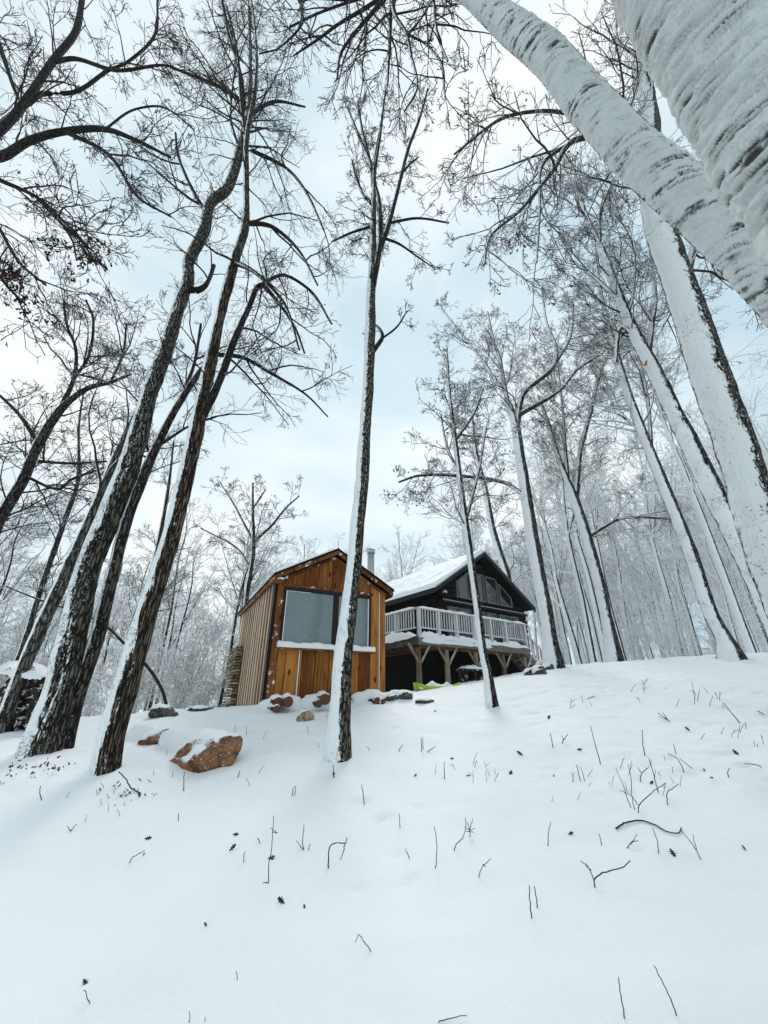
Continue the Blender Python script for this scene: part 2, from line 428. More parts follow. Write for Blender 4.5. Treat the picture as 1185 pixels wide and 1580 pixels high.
def hit(u, v, fine=False):
    d = ray(u, v)
    Y = np.linspace(1.0, 60, 6000)
    P = d[None, :] * (Y / d[1])[:, None]
    gz = (ground_z if fine else g0)(P[:, 0], P[:, 1])
    k = np.nonzero(P[:, 2] <= gz)[0]
    i = k[0] if len(k) else int(np.argmin(np.abs(P[:, 2] - gz)))
    return P[i]

def gp(x, y): return float(ground_z(np.array([x]), np.array([y]))[0])

# snow drifts that gather at trunks, logs and stones (placed by what they lie against)
for (u, v, r, h) in [(60, 1172, .55, .10), (165, 1206, .42, .06), (522, 1172, .34, .04), (60, 1215, .6, .08), (0, 1225, .5, .06), (185, 1232, .3, .04),
                     (430, 1090, .45, .06), (495, 1085, .4, .06), (590, 1085, .4, .05), (470, 1122, .35, .04), (235, 1160, .5, .05), (300, 1195, .5, -.03),
                     (240, 1190, .4, .05), (855, 1030, .4, .05), (1128, 1014, .5, .05), (760, 1090, .25, .03), (420, 1085, .3, .06), (620, 1080, .3, .05),
                     (260, 1100, .5, .06), (330, 1100, .6, .05)]:
    p = hit(u, v); MOUNDS.append((p[0], p[1], r, h))

def axis(lo, hi, n0, n1, far):
    core = np.linspace(lo, hi, n0)
    st = core[1] - core[0]
    k = np.arange(1, n1 + 1)
    q = st * np.cumsum(1.17 ** k)
    q = q[q < far]
    return np.concatenate([(lo - q)[::-1], core, hi + q])
gx = axis(-9, 12, 400, 60, 260); gy = axis(0.5, 12, 300, 60, 260)
GX, GY = np.meshgrid(gx, gy)
GZ = ground_z(GX, GY)
V = np.stack([GX, GY, GZ], -1).reshape(-1, 3)
ny, nx = GX.shape
ii = (np.arange(ny - 1)[:, None] * nx + np.arange(nx - 1)[None, :]).ravel()
Q = np.stack([ii, ii + 1, ii + nx + 1, ii + nx], -1)
ground = link('snowy_ground', new_mesh('snowy_ground', V, Q, True, [M['snow']]))
ground['kind'] = 'structure'

# ------------------------------------------------------------------ branch and trunk meshes
def spline(P, n):
    """Catmull-Rom through the points P (m,d), n samples evenly along the chord"""
    P = np.asarray(P, float); m = len(P)
    d = np.concatenate([[0], np.cumsum(np.linalg.norm(np.diff(P[:, :3], axis=0), axis=1))])
    s = np.linspace(0, d[-1], n)
    i = np.clip(np.searchsorted(d, s, side='right') - 1, 0, m - 2)
    w = ((s - d[i]) / np.maximum(d[i + 1] - d[i], 1e-9))[:, None]
    T = np.zeros_like(P)
    for k in range(m):
        a, b = max(k - 1, 0), min(k + 1, m - 1)
        T[k] = (P[b] - P[a]) / max(d[b] - d[a], 1e-9)
    L = (d[i + 1] - d[i])[:, None]
    h00 = 2 * w ** 3 - 3 * w ** 2 + 1; h10 = w ** 3 - 2 * w ** 2 + w; h01 = -2 * w ** 3 + 3 * w ** 2; h11 = w ** 3 - w ** 2
    return h00 * P[i] + h10 * L * T[i] + h01 * P[i + 1] + h11 * L * T[i + 1]

def norm(a): return a / np.maximum(np.linalg.norm(a, axis=-1, keepdims=True), 1e-9)

def tubes(P, R, S):
    """P (N,K,3), R (N,K) -> vertices, quads"""
    N, K, _ = P.shape
    T = norm(np.gradient(P, axis=1))
    mean = norm(P[:, -1] - P[:, 0])
    ref = np.where(np.abs(mean[:, 2:3]) > 0.85, np.array([[1.0, 0, 0]]), np.array([[0, 0, 1.0]]))[:, None, :]
    U = norm(np.cross(np.broadcast_to(ref, T.shape), T)); W = np.cross(T, U)
    a = np.arange(S) * 2 * np.pi / S
    ring = U[:, :, None, :] * np.cos(a)[None, None, :, None] + W[:, :, None, :] * np.sin(a)[None, None, :, None]
    V = P[:, :, None, :] + ring * R[:, :, None, None]
    base = (np.arange(N)[:, None, None] * K + np.arange(K - 1)[None, :, None]) * S
    s = np.arange(S)[None, None, :]; s2 = (s + 1) % S
    Q = np.stack([base + s, base + s2, base + S + s2, base + S + s], -1).reshape(-1, 4)
    return V.reshape(-1, 3), Q

def join(parts):
    vs, qs, b = [], [], 0
    for v, q in parts:
        vs.append(v); qs.append(q + b); b += len(v)
    return np.concatenate(vs), np.concatenate(qs)

def grow(r, PP, PR, n, t0, t1, ang, L, K, wig, grav, rfac, rmin, up=0.0):
    N, K0, _ = PP.shape
    n = np.broadcast_to(np.asarray(n), (N,)).astype(int)
    idx = np.repeat(np.arange(N), n); Mn = len(idx)
    t = t0 + (t1 - t0) * r.random(Mn)
    f = t * (K0 - 1); i = np.clip(f.astype(int), 0, K0 - 2); w = (f - i)[:, None]
    p = PP[idx, i] * (1 - w) + PP[idx, i + 1] * w
    T = norm(PP[idx, i + 1] - PP[idx, i])
    R = PR[idx, i] * (1 - w[:, 0]) + PR[idx, i + 1] * w[:, 0]
    U = r.normal(size=(Mn, 3)); U -= (U * T).sum(-1, keepdims=True) * T; U = norm(U)
    a = (ang * (0.65 + 0.7 * r.random(Mn)))[:, None]
    d = np.cos(a) * T + np.sin(a) * U; d[:, 2] += up; d = norm(d)
    Ls = np.broadcast_to(np.asarray(L, float), (N,))[idx] * (1 - 0.5 * t) * (0.6 + 0.75 * r.random(Mn))
    r0 = np.clip(np.minimum(R * 0.75, rfac * Ls), rmin, None)
    P = np.empty((Mn, K, 3)); P[:, 0] = p
    for k in range(1, K):
        P[:, k] = P[:, k - 1] + d * (Ls / (K - 1))[:, None]
        d = d + r.normal(size=(Mn, 3)) * wig; d[:, 2] += grav; d = norm(d)
    s = np.linspace(0, 1, K)[None, :]
    RR = np.maximum(r0[:, None] * (1 - 0.75 * s), rmin)
    return P, RR, Ls

def crown_mesh(name, r, skel, mat, n1=9, L1=2.0, n2=6, n3=5, n4=3, t0=0.0, ang=0.9, wig=0.15, grav=0.0, up=0.15, rmin=0.0035, dens=None, split=0.50):
    """skel: list of (P (m,3), R (m,)) limbs (already in local coordinates) that carry the procedural branches"""
    parts = []
    K = 16
    SP = np.stack([spline(np.column_stack([p, q]), K) for p, q in skel])
    PP, PR = SP[..., :3], np.maximum(SP[..., 3], rmin)
    LL = np.linalg.norm(np.diff(PP, axis=1), axis=2).sum(1)
    cnt = np.maximum(2, np.round(n1 * LL).astype(int))
    P1, R1, L_1 = grow(r, PP, PR, cnt, t0, 1.0, ang, np.minimum(L1, 0.35 * L1 + LL * 0.5), 8, wig, grav, 0.014, rmin * 1.5, up)
    parts.append(tubes(P1, R1, 5))
    P2, R2, L_2 = grow(r, P1, R1, n2, 0.2, 1.0, 0.85, L_1 * split * 1.15, 6, wig * 1.2, grav, 0.012, rmin * 1.2, up * 0.7)
    parts.append(tubes(P2, R2, 4))
    P3, R3, L_3 = grow(r, P2, R2, n3, 0.15, 1.0, 0.85, L_2 * split * 1.2, 5, wig * 1.3, grav, 0.011, rmin, up * 0.5)
    parts.append(tubes(P3, R3, 3))
    tips = P3
    if n4:
        P4, R4, L_4 = grow(r, P3, R3, n4, 0.2, 1.0, 0.8, L_3 * 0.6, 3, wig * 1.2, grav, 0.011, rmin * 0.85, 0)
        parts.append(tubes(P4, R4, 3))
    V, Q = join(parts)
    return new_mesh(name, V, Q, True, [mat]), tips[:, -1]

def trunk_mesh(name, P, R, mat, S=20, spacing=0.07, bark=0.010, seed=0, extra=None, fur=None, dense=None):
    """one swept trunk with bark relief; extra: more limbs (P,R) swept into the same part"""
    parts, ex = [], []
    for j, (p, rr) in enumerate([(P, R)] + list(extra or [])):
        L = np.linalg.norm(np.diff(p, axis=0), axis=1).sum()
        n = int(np.clip(L / spacing, 6, 420))
        s = spline(np.column_stack([p, rr]), n if dense is None else 1500)
        if dense is not None:        # most rings where the relief is seen from close by
            hz = np.linspace(0, L, 1500); wt = np.where((hz > dense[0]) & (hz < dense[1]), 1.0, 0.08); cw = np.cumsum(wt)
            s = s[np.unique(np.searchsorted(cw, np.linspace(cw[0], cw[-1], 680)).clip(0, 1499))]; n = len(s)
        SS = S if j == 0 else max(6, S // 2)
        V, Q = tubes(s[None, :, :3], s[None, :, 3], SS)
        V = V.reshape(n, SS, 3); C = s[:, None, :3]; D = norm(V - C)
        th = np.arange(SS) * 2 * np.pi / SS
        h = np.concatenate([[0], np.cumsum(np.linalg.norm(np.diff(s[:, :3], axis=0), axis=1))])
        rad = s[:, 3][:, None]
        X = np.stack([np.cos(th)[None, :] * rad * 1.0 + 0 * h[:, None], np.sin(th)[None, :] * rad + 0 * h[:, None], h[:, None] + 0 * th[None, :]], -1)
        if fur is None:
            dsp = bark * (fbm(X * np.array([26, 26, 3.5]), 3, seed) * 0.8 + 0.9 * fbm(X * np.array([5, 5, 1.2]), 2, seed + 5))
            dsp = dsp * np.clip(rad / 0.1, 0.15, 1.0)
            q_ = np.clip(((D * WIND).sum(-1) - .15) / .35, 0, 1)          # the raised crust of snow on the weather side
            dsp = dsp * (1 - .6 * q_) + (.016 * q_ * q_ * (3 - 2 * q_) * (1 + .5 * vnoise(X * np.array([9, 9, 5.]), seed + 8))) * np.clip(rad / .1, .1, 1.0)
            ex.append(np.zeros(V.shape[:2]).ravel())
        else:
            dsp, e_ = fur(X, D, th, h, rad); ex.append(e_.ravel())
        V = V + D * dsp[..., None]
        parts.append((V.reshape(-1, 3), Q))
    V, Q = join(parts)
    return new_mesh(name, V, Q, True, [mat], {'bare_or_groove': np.concatenate(ex)} if fur else None)

def pix_path(pts, Y):
    """[(u, v, width_px[, Y])] -> world points and radii at their real distance"""
    P, R = [], []
    n = len(pts)
    for k, q in enumerate(pts):
        u, v, w = q[:3]; y = q[3] if len(q) > 3 else Y
        d = ray(u, v); t = y / d[1]
        a, b = pts[max(k - 1, 0)], pts[min(k + 1, n - 1)]
        du, dv = b[0] - a[0], b[1] - a[1]; nn = math.hypot(du, dv) or 1
        ru, rv = u - 592.5, v - 790; rn = math.hypot(ru, rv) or 1
        rho = abs((-dv * ru + du * rv) / (nn * rn)); cth = 1 / math.sqrt(1 + (rn / F) ** 2)
        P.append(d * t); R.append(max(w * t / (2 * F) * (1 - rho * rho * (1 - cth)), 0.004))
    return np.array(P), np.array(R)

def leaf_clusters(name, r, pts, mat, size=0.05, parent=None, per=3):
    """dead leaves hanging from twig ends: each a folded lobed blade"""
    n = len(pts) * per
    c = np.repeat(np.asarray(pts), per, axis=0) + r.normal(size=(n, 3)) * size * 0.8
    ax = norm(r.normal(size=(n, 3)) * np.array([.6, .6, .4]) + np.array([0, 0, -0.8]))
    sd = norm(np.cross(ax, r.normal(size=(n, 3)))); nm = np.cross(ax, sd)
    s = size * (0.7 + 0.6 * r.random(n))[:, None]
    prof = [(0, 0, 0), (.25, .22, .05), (.45, .12, .04), (.7, .34, .1), (.85, .13, .05), (1.1, 0, -.05), (.85, -.13, .05), (.7, -.34, .1), (.45, -.12, .04), (.25, -.22, .05)]
    V = np.stack([c + s * (ax * a + sd * b + nm * d) for a, b, d in prof], 1).reshape(-1, 3)
    k = np.arange(n)[:, None] * 10
    Q = np.concatenate([k + np.array([[0, 1, 2, 8, ]]), k + np.array([[0, 8, 9, 9]])][:1] + [k + np.array([[2, 3, 4, 6]]), k + np.array([[2, 6, 7, 8]]), k + np.array([[4, 5, 6, 6]])][:2])
    T = np.concatenate([k + np.array([[0, 8, 9]]), k + np.array([[4, 5, 6]])])
    return link(name, new_mesh(name, V, [Q, T], False, [mat]), parent)

TREES = {}
def hero(key, name, label, cat, path, Y=None, mat='bark_dark', twig='twig_mid', limbs=(), crown=None, S=20, spacing=0.07, bark=0.010, flare=0.45, root=True, seed=1, fur=None, group=None, crown_from=0.55, leaves=None, wk=0.93, limb_mat=None, dense=None):
    """a tree whose trunk and limbs follow the photograph's, at the distance where its foot meets the snow"""
    r = np.random.default_rng(seed)
    if Y is None: Y = hit(path[0][0], path[0][1])[1]
    P, R = pix_path(path, Y); R = R * wk
    b = P[0].copy()
    if root:                              # carry the trunk straight down into the snow
        gz = gp(b[0], b[1])
        if b[2] - gz > 0.25:
            k = int((b[2] - gz) / 0.8) + 1
            zs = np.linspace(gz - 0.15, b[2], k + 1)[:-1]
            P = np.concatenate([np.array([[b[0], b[1], z] for z in zs]), P]); R = np.concatenate([R[0] * np.linspace(1.12, 1.0, k + 1)[:-1], R])
        else:
            P = np.concatenate([[b + np.array([0, 0, -0.3])], P]); R = np.concatenate([[R[0] * 1.1], R])
        gz = gp(P[0][0], P[0][1])
        R = R * (1 + flare * np.exp(-np.clip(P[:, 2] - gz, 0, None) / 0.12) * 0.5)
    base = np.array([P[0][0], P[0][1], gp(P[0][0], P[0][1])])
    t = thing(name, label, cat, base, 0, group)
    LM = []
    for l in limbs:
        lp, lr = pix_path([(q[0], q[1], q[2]) + ((q[3] + Y,) if len(q) > 3 else ()) for q in l], Y)
        LM.append((lp - base, lr))
    P = P - base
    link('trunk', trunk_mesh('trunk', P, R, M[mat], S, spacing, bark, seed, fur=fur, dense=dense), t)
    lmat = limb_mat or ('limb_dark' if twig == 'twig_near' else mat)
    for q, (lp, lr) in enumerate(LM):
        link('limb', trunk_mesh('limb', lp, lr, M[lmat], 9, spacing * 1.2, bark * .6, seed + q), t)
    if crown is not None:
        c = dict(crown)
        m = len(P); k0 = int(m * crown_from)
        skel = ([(P[k0:], R[k0:])] if m - k0 >= 2 and crown_from < 1 else []) + LM
        me, tips = crown_mesh('crown', r, skel, M[twig], **c)
        link('crown', me, t)
        if leaves:
            cen, rad, cnt, mt, sz = leaves
            cand = tips
            if cen is not None:
                q = np.array([at(u, v, Y) for u, v in cen]) - base
                dd = np.linalg.norm(cand[:, None] - q[None], axis=2).min(1); cand = cand[dd < rad]
            if len(cand):
                cand = cand[r.permutation(len(cand))[:cnt]]
                lo = leaf_clusters('dead_leaves', r, cand, M[mt], sz, t); lo['kind'] = 'stuff'
    TREES[key] = t
    return t

# ------------------------------------------------------------------ the near trees
def fur_ab(sx, seed, amp, tilt, bare, lo=-0.55):
    def f(X, D, th, h, rad):
        # feathery ridges of driven snow: streaks slanting round the trunk, deep on the windward side
        W_ = (D * WIND).sum(-1)
        A = th[None, :] * rad.mean() + 0 * h[:, None]; H = h[:, None] + 0 * A
        wob = 0.05 * vnoise(np.stack([A * 3, H * 1.5, 0 * A], -1), seed + 9)
        s1 = A * math.cos(tilt) + H * math.sin(tilt) + wob; s2 = -A * math.sin(tilt) + H * math.cos(tilt)
        Q1 = np.stack([s1 * sx, s2 * sx * 0.10, 0 * s1], -1)
        n1 = vnoise(Q1, seed); n2 = vnoise(Q1 * np.array([2.1, 2.6, 1]) + 9, seed + 1)
        n3 = fbm(np.stack([s1 * 7, s2 * 2.6, 0 * s1], -1), 3, seed + 2)
        rid = (1 - np.abs(n1)) ** 2 * 0.7 + (1 - np.abs(n2)) ** 2 * 0.3
        cover = np.clip((W_ + 0.12 * vnoise(np.stack([A * 9, H * 6, 0 * A], -1), seed + 4) - lo) / 0.25, 0, 1)
        d = amp * cover * (1.7 * (rid - 0.45) + 0.55 * n3)
        e_ = np.clip(1 - cover, 0, 1) + np.clip((0.48 - rid) * 2.4, 0, 1) * np.clip(0.52 + 0.9 * n3 + bare, 0, 1)  # bare lee bark, plus groove darkening put into the colour
        return d, np.clip(e_, 0, 1)
    return f

# the tree beside the photographer stands upright 1.6 m away
def upright(key, name, label, x, y, r0, r1, H, lean, mat, fur, seed, S, spacing):
    gz = gp(x, y)
    k = np.linspace(0, 1, 12)[:, None]
    P = np.concatenate([k * H * lean[0] + 0.02 * np.sin(k * 7), k * H * lean[1], k * H - 0.2], 1)
    R = (r0 + (r1 - r0) * k[:, 0]) * (1 + 0.4 * np.exp(-k[:, 0] * H / 0.3))
    t = thing(name, label, 'tree', (x, y, gz))
    link('trunk', trunk_mesh('trunk', P, R, M[mat], S, spacing, 0.01, seed, fur=fur, dense=(2.6, 5.6)), t)
    rr = np.random.default_rng(seed)
    me, _ = crown_mesh('crown', rr, [(P[8:], R[8:])], M['twig_mid'], n1=3, L1=2.5, n2=5, n3=4, n4=0)
    link('crown', me, t)
    return t
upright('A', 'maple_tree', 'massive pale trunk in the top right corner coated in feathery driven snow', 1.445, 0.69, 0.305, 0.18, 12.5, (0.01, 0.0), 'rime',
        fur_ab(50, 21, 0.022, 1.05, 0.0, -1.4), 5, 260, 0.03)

B_limbs = [
    [(705, -38, 20), (660, -60, 14, .3), (606, -18, 9, .8)],
    [(606, -18, 9, .8), (572, 23, 7, .9), (543, 57, 6, .9), (526, 83, 4, .9), (520, 122, 3, .9)],
    [(606, -18, 9, .8), (570, 9, 7, .9), (523, 37, 6, 1.), (492, 60, 5, 1.), (453, 86, 3, 1.)],
    [(606, -18, 8, .8), (546, 1, 6, 1.), (495, 19, 5, 1.), (447, 42, 4, 1.)],
    [(606, -18, 7, .8), (603, 20, 6, .9), (602, 57, 5, .9), (598, 132, 3, .9)],
    [(606, -18, 8, .8), (609, 22, 7, .8), (627, 52, 6, .8), (634, 83, 4, .8), (644, 135, 3, .8), (624, 172, 2, .8)],
    [(627, 52, 5, .8), (658, 69, 4, .8), (681, 98, 4, .8), (687, 149, 2, .8)],
    [(660, -60, 9, .3), (668, -10, 5, .5), (675, 52, 4, .6), (691, 95, 3, .6)],
    [(546, 1, 5, 1.), (472, 0, 4, 1.), (466, 37, 4, 1.), (429, 75, 3, 1.), (400, 83, 3, 1.)],
]
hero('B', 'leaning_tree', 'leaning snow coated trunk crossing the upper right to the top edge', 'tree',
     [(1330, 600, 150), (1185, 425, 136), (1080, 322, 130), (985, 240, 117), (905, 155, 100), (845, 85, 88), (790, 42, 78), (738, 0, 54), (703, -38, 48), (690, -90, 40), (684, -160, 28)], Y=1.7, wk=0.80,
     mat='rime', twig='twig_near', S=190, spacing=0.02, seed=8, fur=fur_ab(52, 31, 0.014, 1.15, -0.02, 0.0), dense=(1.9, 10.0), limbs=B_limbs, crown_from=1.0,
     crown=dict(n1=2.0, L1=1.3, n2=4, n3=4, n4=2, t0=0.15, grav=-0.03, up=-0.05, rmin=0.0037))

hero('C', 'ash_tree', 'tall straight tree plastered white below the leaning trunk at the right edge', 'tree',
     [(1185, 850, 76), (1140, 700, 72), (1092, 565, 66), (1050, 440, 57), (1017, 345, 48), (1004, 250, 40), (1003, 180, 30), (992, 118, 24), (985, 50, 18), (975, -20, 12)], Y=3.4,
     mat='bark_pale', S=40, spacing=0.04, bark=0.012, seed=12, twig='twig_mid',
     limbs=[[(1006, 290, 14), (930, 190, 9), (853, 172, 7), (803, 175, 6), (767, 187, 5), (701, 238, 3)],
            [(1008, 330, 12), (930, 215, 9), (884, 218, 8), (853, 263, 7), (803, 324, 5), (757, 365, 4), (747, 410, 3)],
            [(884, 218, 6), (838, 253, 5), (833, 324, 4), (828, 405, 3)],
            [(1056, 445, 16), (1062, 420, 12), (1080, 350, 9, .6), (1120, 250, 7, 1.0)]],
     crown_from=0.72, crown=dict(n1=3.2, L1=1.5, n2=5, n3=4, n4=3, grav=-0.03, up=0.0, rmin=0.0039), leaves=(None, 0, 60, 'leaf', 0.05))

hero('L1', 'oak_tree', 'thick mossy trunk, largest of the dark trees leaning in at left', 'tree',
     [(58, 1174, 60), (73, 1120, 54), (91, 1070, 51), (117, 960, 48), (138, 875, 42), (163, 811, 39), (200, 716, 34), (232, 606, 27), (260, 530, 23), (275, 479, 21), (290, 432, 18), (292, 405, 19), (316, 354, 19), (325, 314, 18), (349, 293, 17), (362, 263, 15), (372, 223, 13), (380, 192, 10), (385, 152, 8), (386, 80, 6), (384, 10, 4)],
     mat='bark_moss', S=36, spacing=0.04, bark=0.022, seed=21, twig='twig_near',
     limbs=[[(284, 445, 13), (305, 448, 10), (318, 440, 8), (330, 410, 6, .4)],
            [(380, 162, 9), (344, 137, 6), (304, 119, 5), (263, 104, 3)],
            [(385, 177, 8), (425, 157, 6), (471, 165, 3)],
            [(376, 190, 8), (372, 120, 6), (352, 50, 4), (340, -20, 3)],
            [(320, 330, 7), (300, 299, 5), (275, 240, 4), (271, 205, 3)]],
     crown_from=0.74, crown=dict(n1=1.9, L1=1.9, n2=5, n3=4, n4=2, up=0.1, rmin=0.0034))
hero('L2', 'slim_tree', 'slim black trunk rising close beside the thick mossy trunk', 'tree',
     [(94, 1167, 26), (118, 1080, 25), (150, 985, 24), (171, 900, 21), (196, 805, 20), (222, 735, 18), (247, 678, 15), (279, 618, 11), (313, 568, 9), (335, 547, 7)],
     mat='bark_dark', S=22, spacing=0.06, seed=23, twig='twig_near',
     limbs=[[(335, 547, 7), (375, 552, 6), (420, 577, 5), (471, 608, 3), (506, 643, 2)], [(279, 618, 7), (300, 560, 5, .5), (310, 500, 4, .8)]],
     crown_from=0.6, crown=dict(n1=2.4, L1=1.6, n2=5, n3=4, n4=3, up=0.0, rmin=0.0034))
hero('L3', 'hickory_tree', 'brown furrowed trunk, rightmost of the leaning trees at left', 'tree',
     [(160, 1206, 38), (170, 1146, 42), (185, 1090, 40), (208, 1016, 37), (231, 932, 33), (263, 836, 30), (287, 740, 28), (305, 658, 26), (326, 557, 20), (342, 481, 16), (355, 430, 17), (365, 395, 15), (379, 344, 12), (380, 283, 9), (381, 212, 8), (393, 142, 6), (396, 76, 4), (388, 0, 3)],
     mat='bark_brown', S=32, spacing=0.04, bark=0.018, seed=25, twig='twig_near',
     limbs=[[(307, 655, 15), (338, 590, 12), (360, 530, 11), (382, 480, 9), (402, 440, 8), (430, 468, 5), (455, 505, 4), (470, 545, 3)],
            [(402, 440, 6), (440, 425, 5, .3), (480, 450, 4, .4), (512, 500, 3, .4)],
            [(362, 405, 9), (385, 415, 7, -.2), (405, 430, 6, -.3), (440, 470, 4, -.3), (462, 540, 3, -.3)],
            [(390, 233, 7), (440, 258, 5), (471, 294, 4), (500, 355, 3)],
            [(379, 344, 8), (420, 350, 6, .3), (460, 385, 4, .4), (490, 440, 3, .4)],
            [(381, 230, 6), (372, 150, 5), (366, 80, 4), (350, 10, 3)]],
     crown_from=0.70, crown=dict(n1=2.0, L1=1.6, n2=5, n3=4, n4=2, up=-0.02, grav=-0.04, rmin=0.0034))
hero('L0', 'grey_tree', 'greenish grey trunk leaning behind the thick mossy one at the left edge', 'tree',
     [(4, 1122, 25), (50, 1000, 23), (95, 900, 21), (140, 800, 17), (190, 680, 13), (216, 625, 9), (240, 560, 6)], Y=6.6,
     mat='bark_grey', S=20, spacing=0.08, seed=27, twig='twig_mid', crown_from=0.55, crown=dict(n1=3.2, L1=2.0, n2=5, n3=5, n4=3, rmin=0.0049))
hero('Lm', 'spreading_tree', 'dark forked tree with a fan shaped crown at the left edge', 'tree',
     [(0, 802, 19), (35, 742, 19), (60, 685, 17), (92, 634, 14), (111, 616, 10), (136, 599, 8), (171, 590, 6), (203, 577, 4)], Y=8.5,
     mat='bark_dark', S=18, spacing=0.09, seed=29, twig='twig_near',
     limbs=[[(92, 634, 9), (114, 584, 7), (117, 539, 5), (104, 504, 4), (98, 470, 3)], [(114, 584, 6), (136, 552, 5), (144, 495, 4), (133, 463, 3)],
            [(60, 685, 7), (30, 640, 5), (0, 610, 4)], [(171, 590, 5), (190, 545, 4), (195, 500, 3)], [(60, 712, 5), (110, 715, 4), (165, 712, 3)],
            [(40, 735, 5), (90, 755, 4), (110, 740, 4), (160, 722, 3)]],
     crown_from=0.4, crown=dict(n1=3.2, L1=1.8, n2=5, n3=5, n4=2, rmin=0.0049), leaves=(None, 0, 14, 'leaf', 0.07))
hero('Lt', 'big_oak_tree', 'dark limbs with clusters of dead brown leaves reaching in at upper left', 'tree',
     [(-190, 330, 44), (-140, 285, 40), (-95, 250, 34)], Y=4.0, mat='bark_dark', S=22, spacing=0.08, seed=31, twig='twig_near',
     limbs=[[(-95, 250, 26), (-40, 225, 22), (0, 202, 19), (40, 157, 17), (81, 96, 14), (116, 51, 12), (127, 0, 9), (140, -60, 6)],
            [(-40, 225, 14), (0, 192, 11), (61, 147, 9), (116, 142, 8), (167, 109, 7), (197, 96, 6), (238, 56, 5), (243, 0, 3)],
            [(-95, 250, 22), (0, 243, 17), (46, 218, 15), (101, 203, 12), (162, 200, 9), (213, 218, 6), (263, 243, 4)],
            [(81, 96, 9), (116, 91, 7), (182, 109, 6), (253, 101, 4), (299, 119, 3)],
            [(101, 203, 7), (167, 238, 5), (213, 304, 4), (263, 334, 3)],
            [(-60, 250, 10), (0, 278, 7), (56, 304, 5), (101, 344, 4), (140, 385, 3)],
            [(-60, 260, 9), (0, 354, 5), (30, 405, 4), (71, 440, 3)], [(56, 304, 4), (95, 345, 4), (125, 372, 3), (150, 408, 3)], [(95, 345, 3), (112, 372, 3), (118, 402, 2)],
            [(-20, 20, 7), (0, 71, 6), (20, 132, 5), (32, 160, 3)], [(-80, 255, 8), (-30, 380, 5), (10, 440, 4), (40, 470, 3)],
            [(162, 200, 5), (205, 170, 4), (250, 165, 3), (300, 200, 2)]],
     crown_from=1.0, crown=dict(n1=2.3, L1=1.3, n2=5, n3=4, n4=2, t0=0.15, up=0.0, grav=-0.02, rmin=0.0045),
     leaves=([(130, 385), (110, 395), (150, 400), (60, 430), (75, 440), (40, 465), (20, 460), (50, 280), (10, 470), (90, 425)], 0.40, 110, 'leaf', 0.075))

hero('M', 'straight_tree', 'tall straight trunk in front of the wooden cabin, white on one side', 'tree',
     [(521, 1174, 38), (525, 1104, 33), (532, 1002, 28), (547, 876, 23), (552, 812, 22), (558, 759, 21), (563, 680, 19), (568, 607, 17), (572, 506, 16), (573, 455, 14), (575, 400, 11), (577, 310, 8), (578, 250, 5), (588, 190, 3)],
     mat='bark_mid', S=28, spacing=0.045, bark=0.010, seed=41, twig='twig_near',
     limbs=[[(575, 440, 12), (583, 400, 9), (587, 370, 8), (585, 310, 6), (578, 276, 5), (587, 207, 4), (592, 161, 3), (595, 138, 2)],
            [(572, 313, 5), (561, 301, 4), (549, 273, 4), (543, 247, 3)], [(575, 287, 5), (572, 253, 4), (559, 201, 4), (552, 158, 3)],
            [(575, 258, 5), (555, 212, 4), (536, 166, 3)], [(582, 395, 8), (598, 353, 7), (612, 301, 6), (630, 230, 5), (647, 184, 4), (660, 138, 3)],
            [(572, 350, 5), (543, 359, 4), (512, 373, 3)], [(590, 367, 5), (615, 376, 4), (644, 396, 3), (673, 416, 2)],
            [(598, 345, 5), (644, 337, 4), (693, 344, 3)], [(571, 548, 8), (583, 532, 7), (590, 520, 6), (586, 508, 5), (578, 500, 3)],
            [(590, 522, 3), (612, 505, 3), (628, 480, 2)], [(622, 265, 4), (634, 252, 3), (645, 243, 2)]],
     crown_from=0.72, crown=dict(n1=2.4, L1=0.85, n2=5, n3=4, n4=2, up=0.0, rmin=0.0037))

hero('F', 'white_sided_tree', 'forked tree beside the deck stairs with dead leaves on a low limb', 'tree',
     [(856, 1032, 30), (848, 980, 24), (840, 930, 22), (822, 830, 20), (805, 720, 17), (794, 650, 14), (787, 625, 8)],
     mat='bark_house', S=24, spacing=0.07, seed=43, twig='twig_mid',
     limbs=[[(794, 650, 9), (782, 613, 7), (772, 557, 5), (762, 527, 4), (752, 481, 3)], [(784, 613, 6), (737, 547, 4), (681, 476, 3)],
            [(797, 655, 11), (808, 608, 8), (853, 567, 7), (858, 537, 6), (843, 496, 4), (836, 440, 3)], [(801, 640, 8), (863, 603, 5), (889, 572, 4), (930, 545, 3)],
            [(806, 762, 7), (777, 744, 6), (706, 734, 5), (646, 734, 4), (615, 744, 3)], [(853, 567, 5), (880, 520, 4), (885, 470, 3)]],
     crown_from=0.85, crown=dict(n1=3.6, L1=1.5, n2=6, n3=5, n4=3, rmin=0.0049), leaves=([(640, 734), (700, 732), (720, 700), (760, 740), (620, 740), (740, 660)], 1.0, 120, 'leaf', 0.07))
hero('H', 'thin_tree', 'thin pale stemmed tree standing in front of the dark log house', 'tree',
     [(760, 1091, 17), (753, 1040, 15), (745, 1000, 13), (735, 920, 12), (722, 830, 11), (710, 740, 9), (700, 660, 7), (693, 600, 5), (690, 545, 3)],
     mat='bark_house', S=18, spacing=0.06, seed=45, twig='twig_mid', crown_from=0.55, crown=dict(n1=4.6, L1=1.2, n2=5, n3=5, n4=3, rmin=0.0041),
     limbs=[[(708, 730, 5), (690, 690, 4), (680, 640, 3)], [(702, 680, 5), (730, 640, 4), (745, 600, 3)], [(720, 800, 5), (740, 720, 4), (750, 660, 3)]],
     leaves=(None, 0, 60, 'leaf', 0.055))
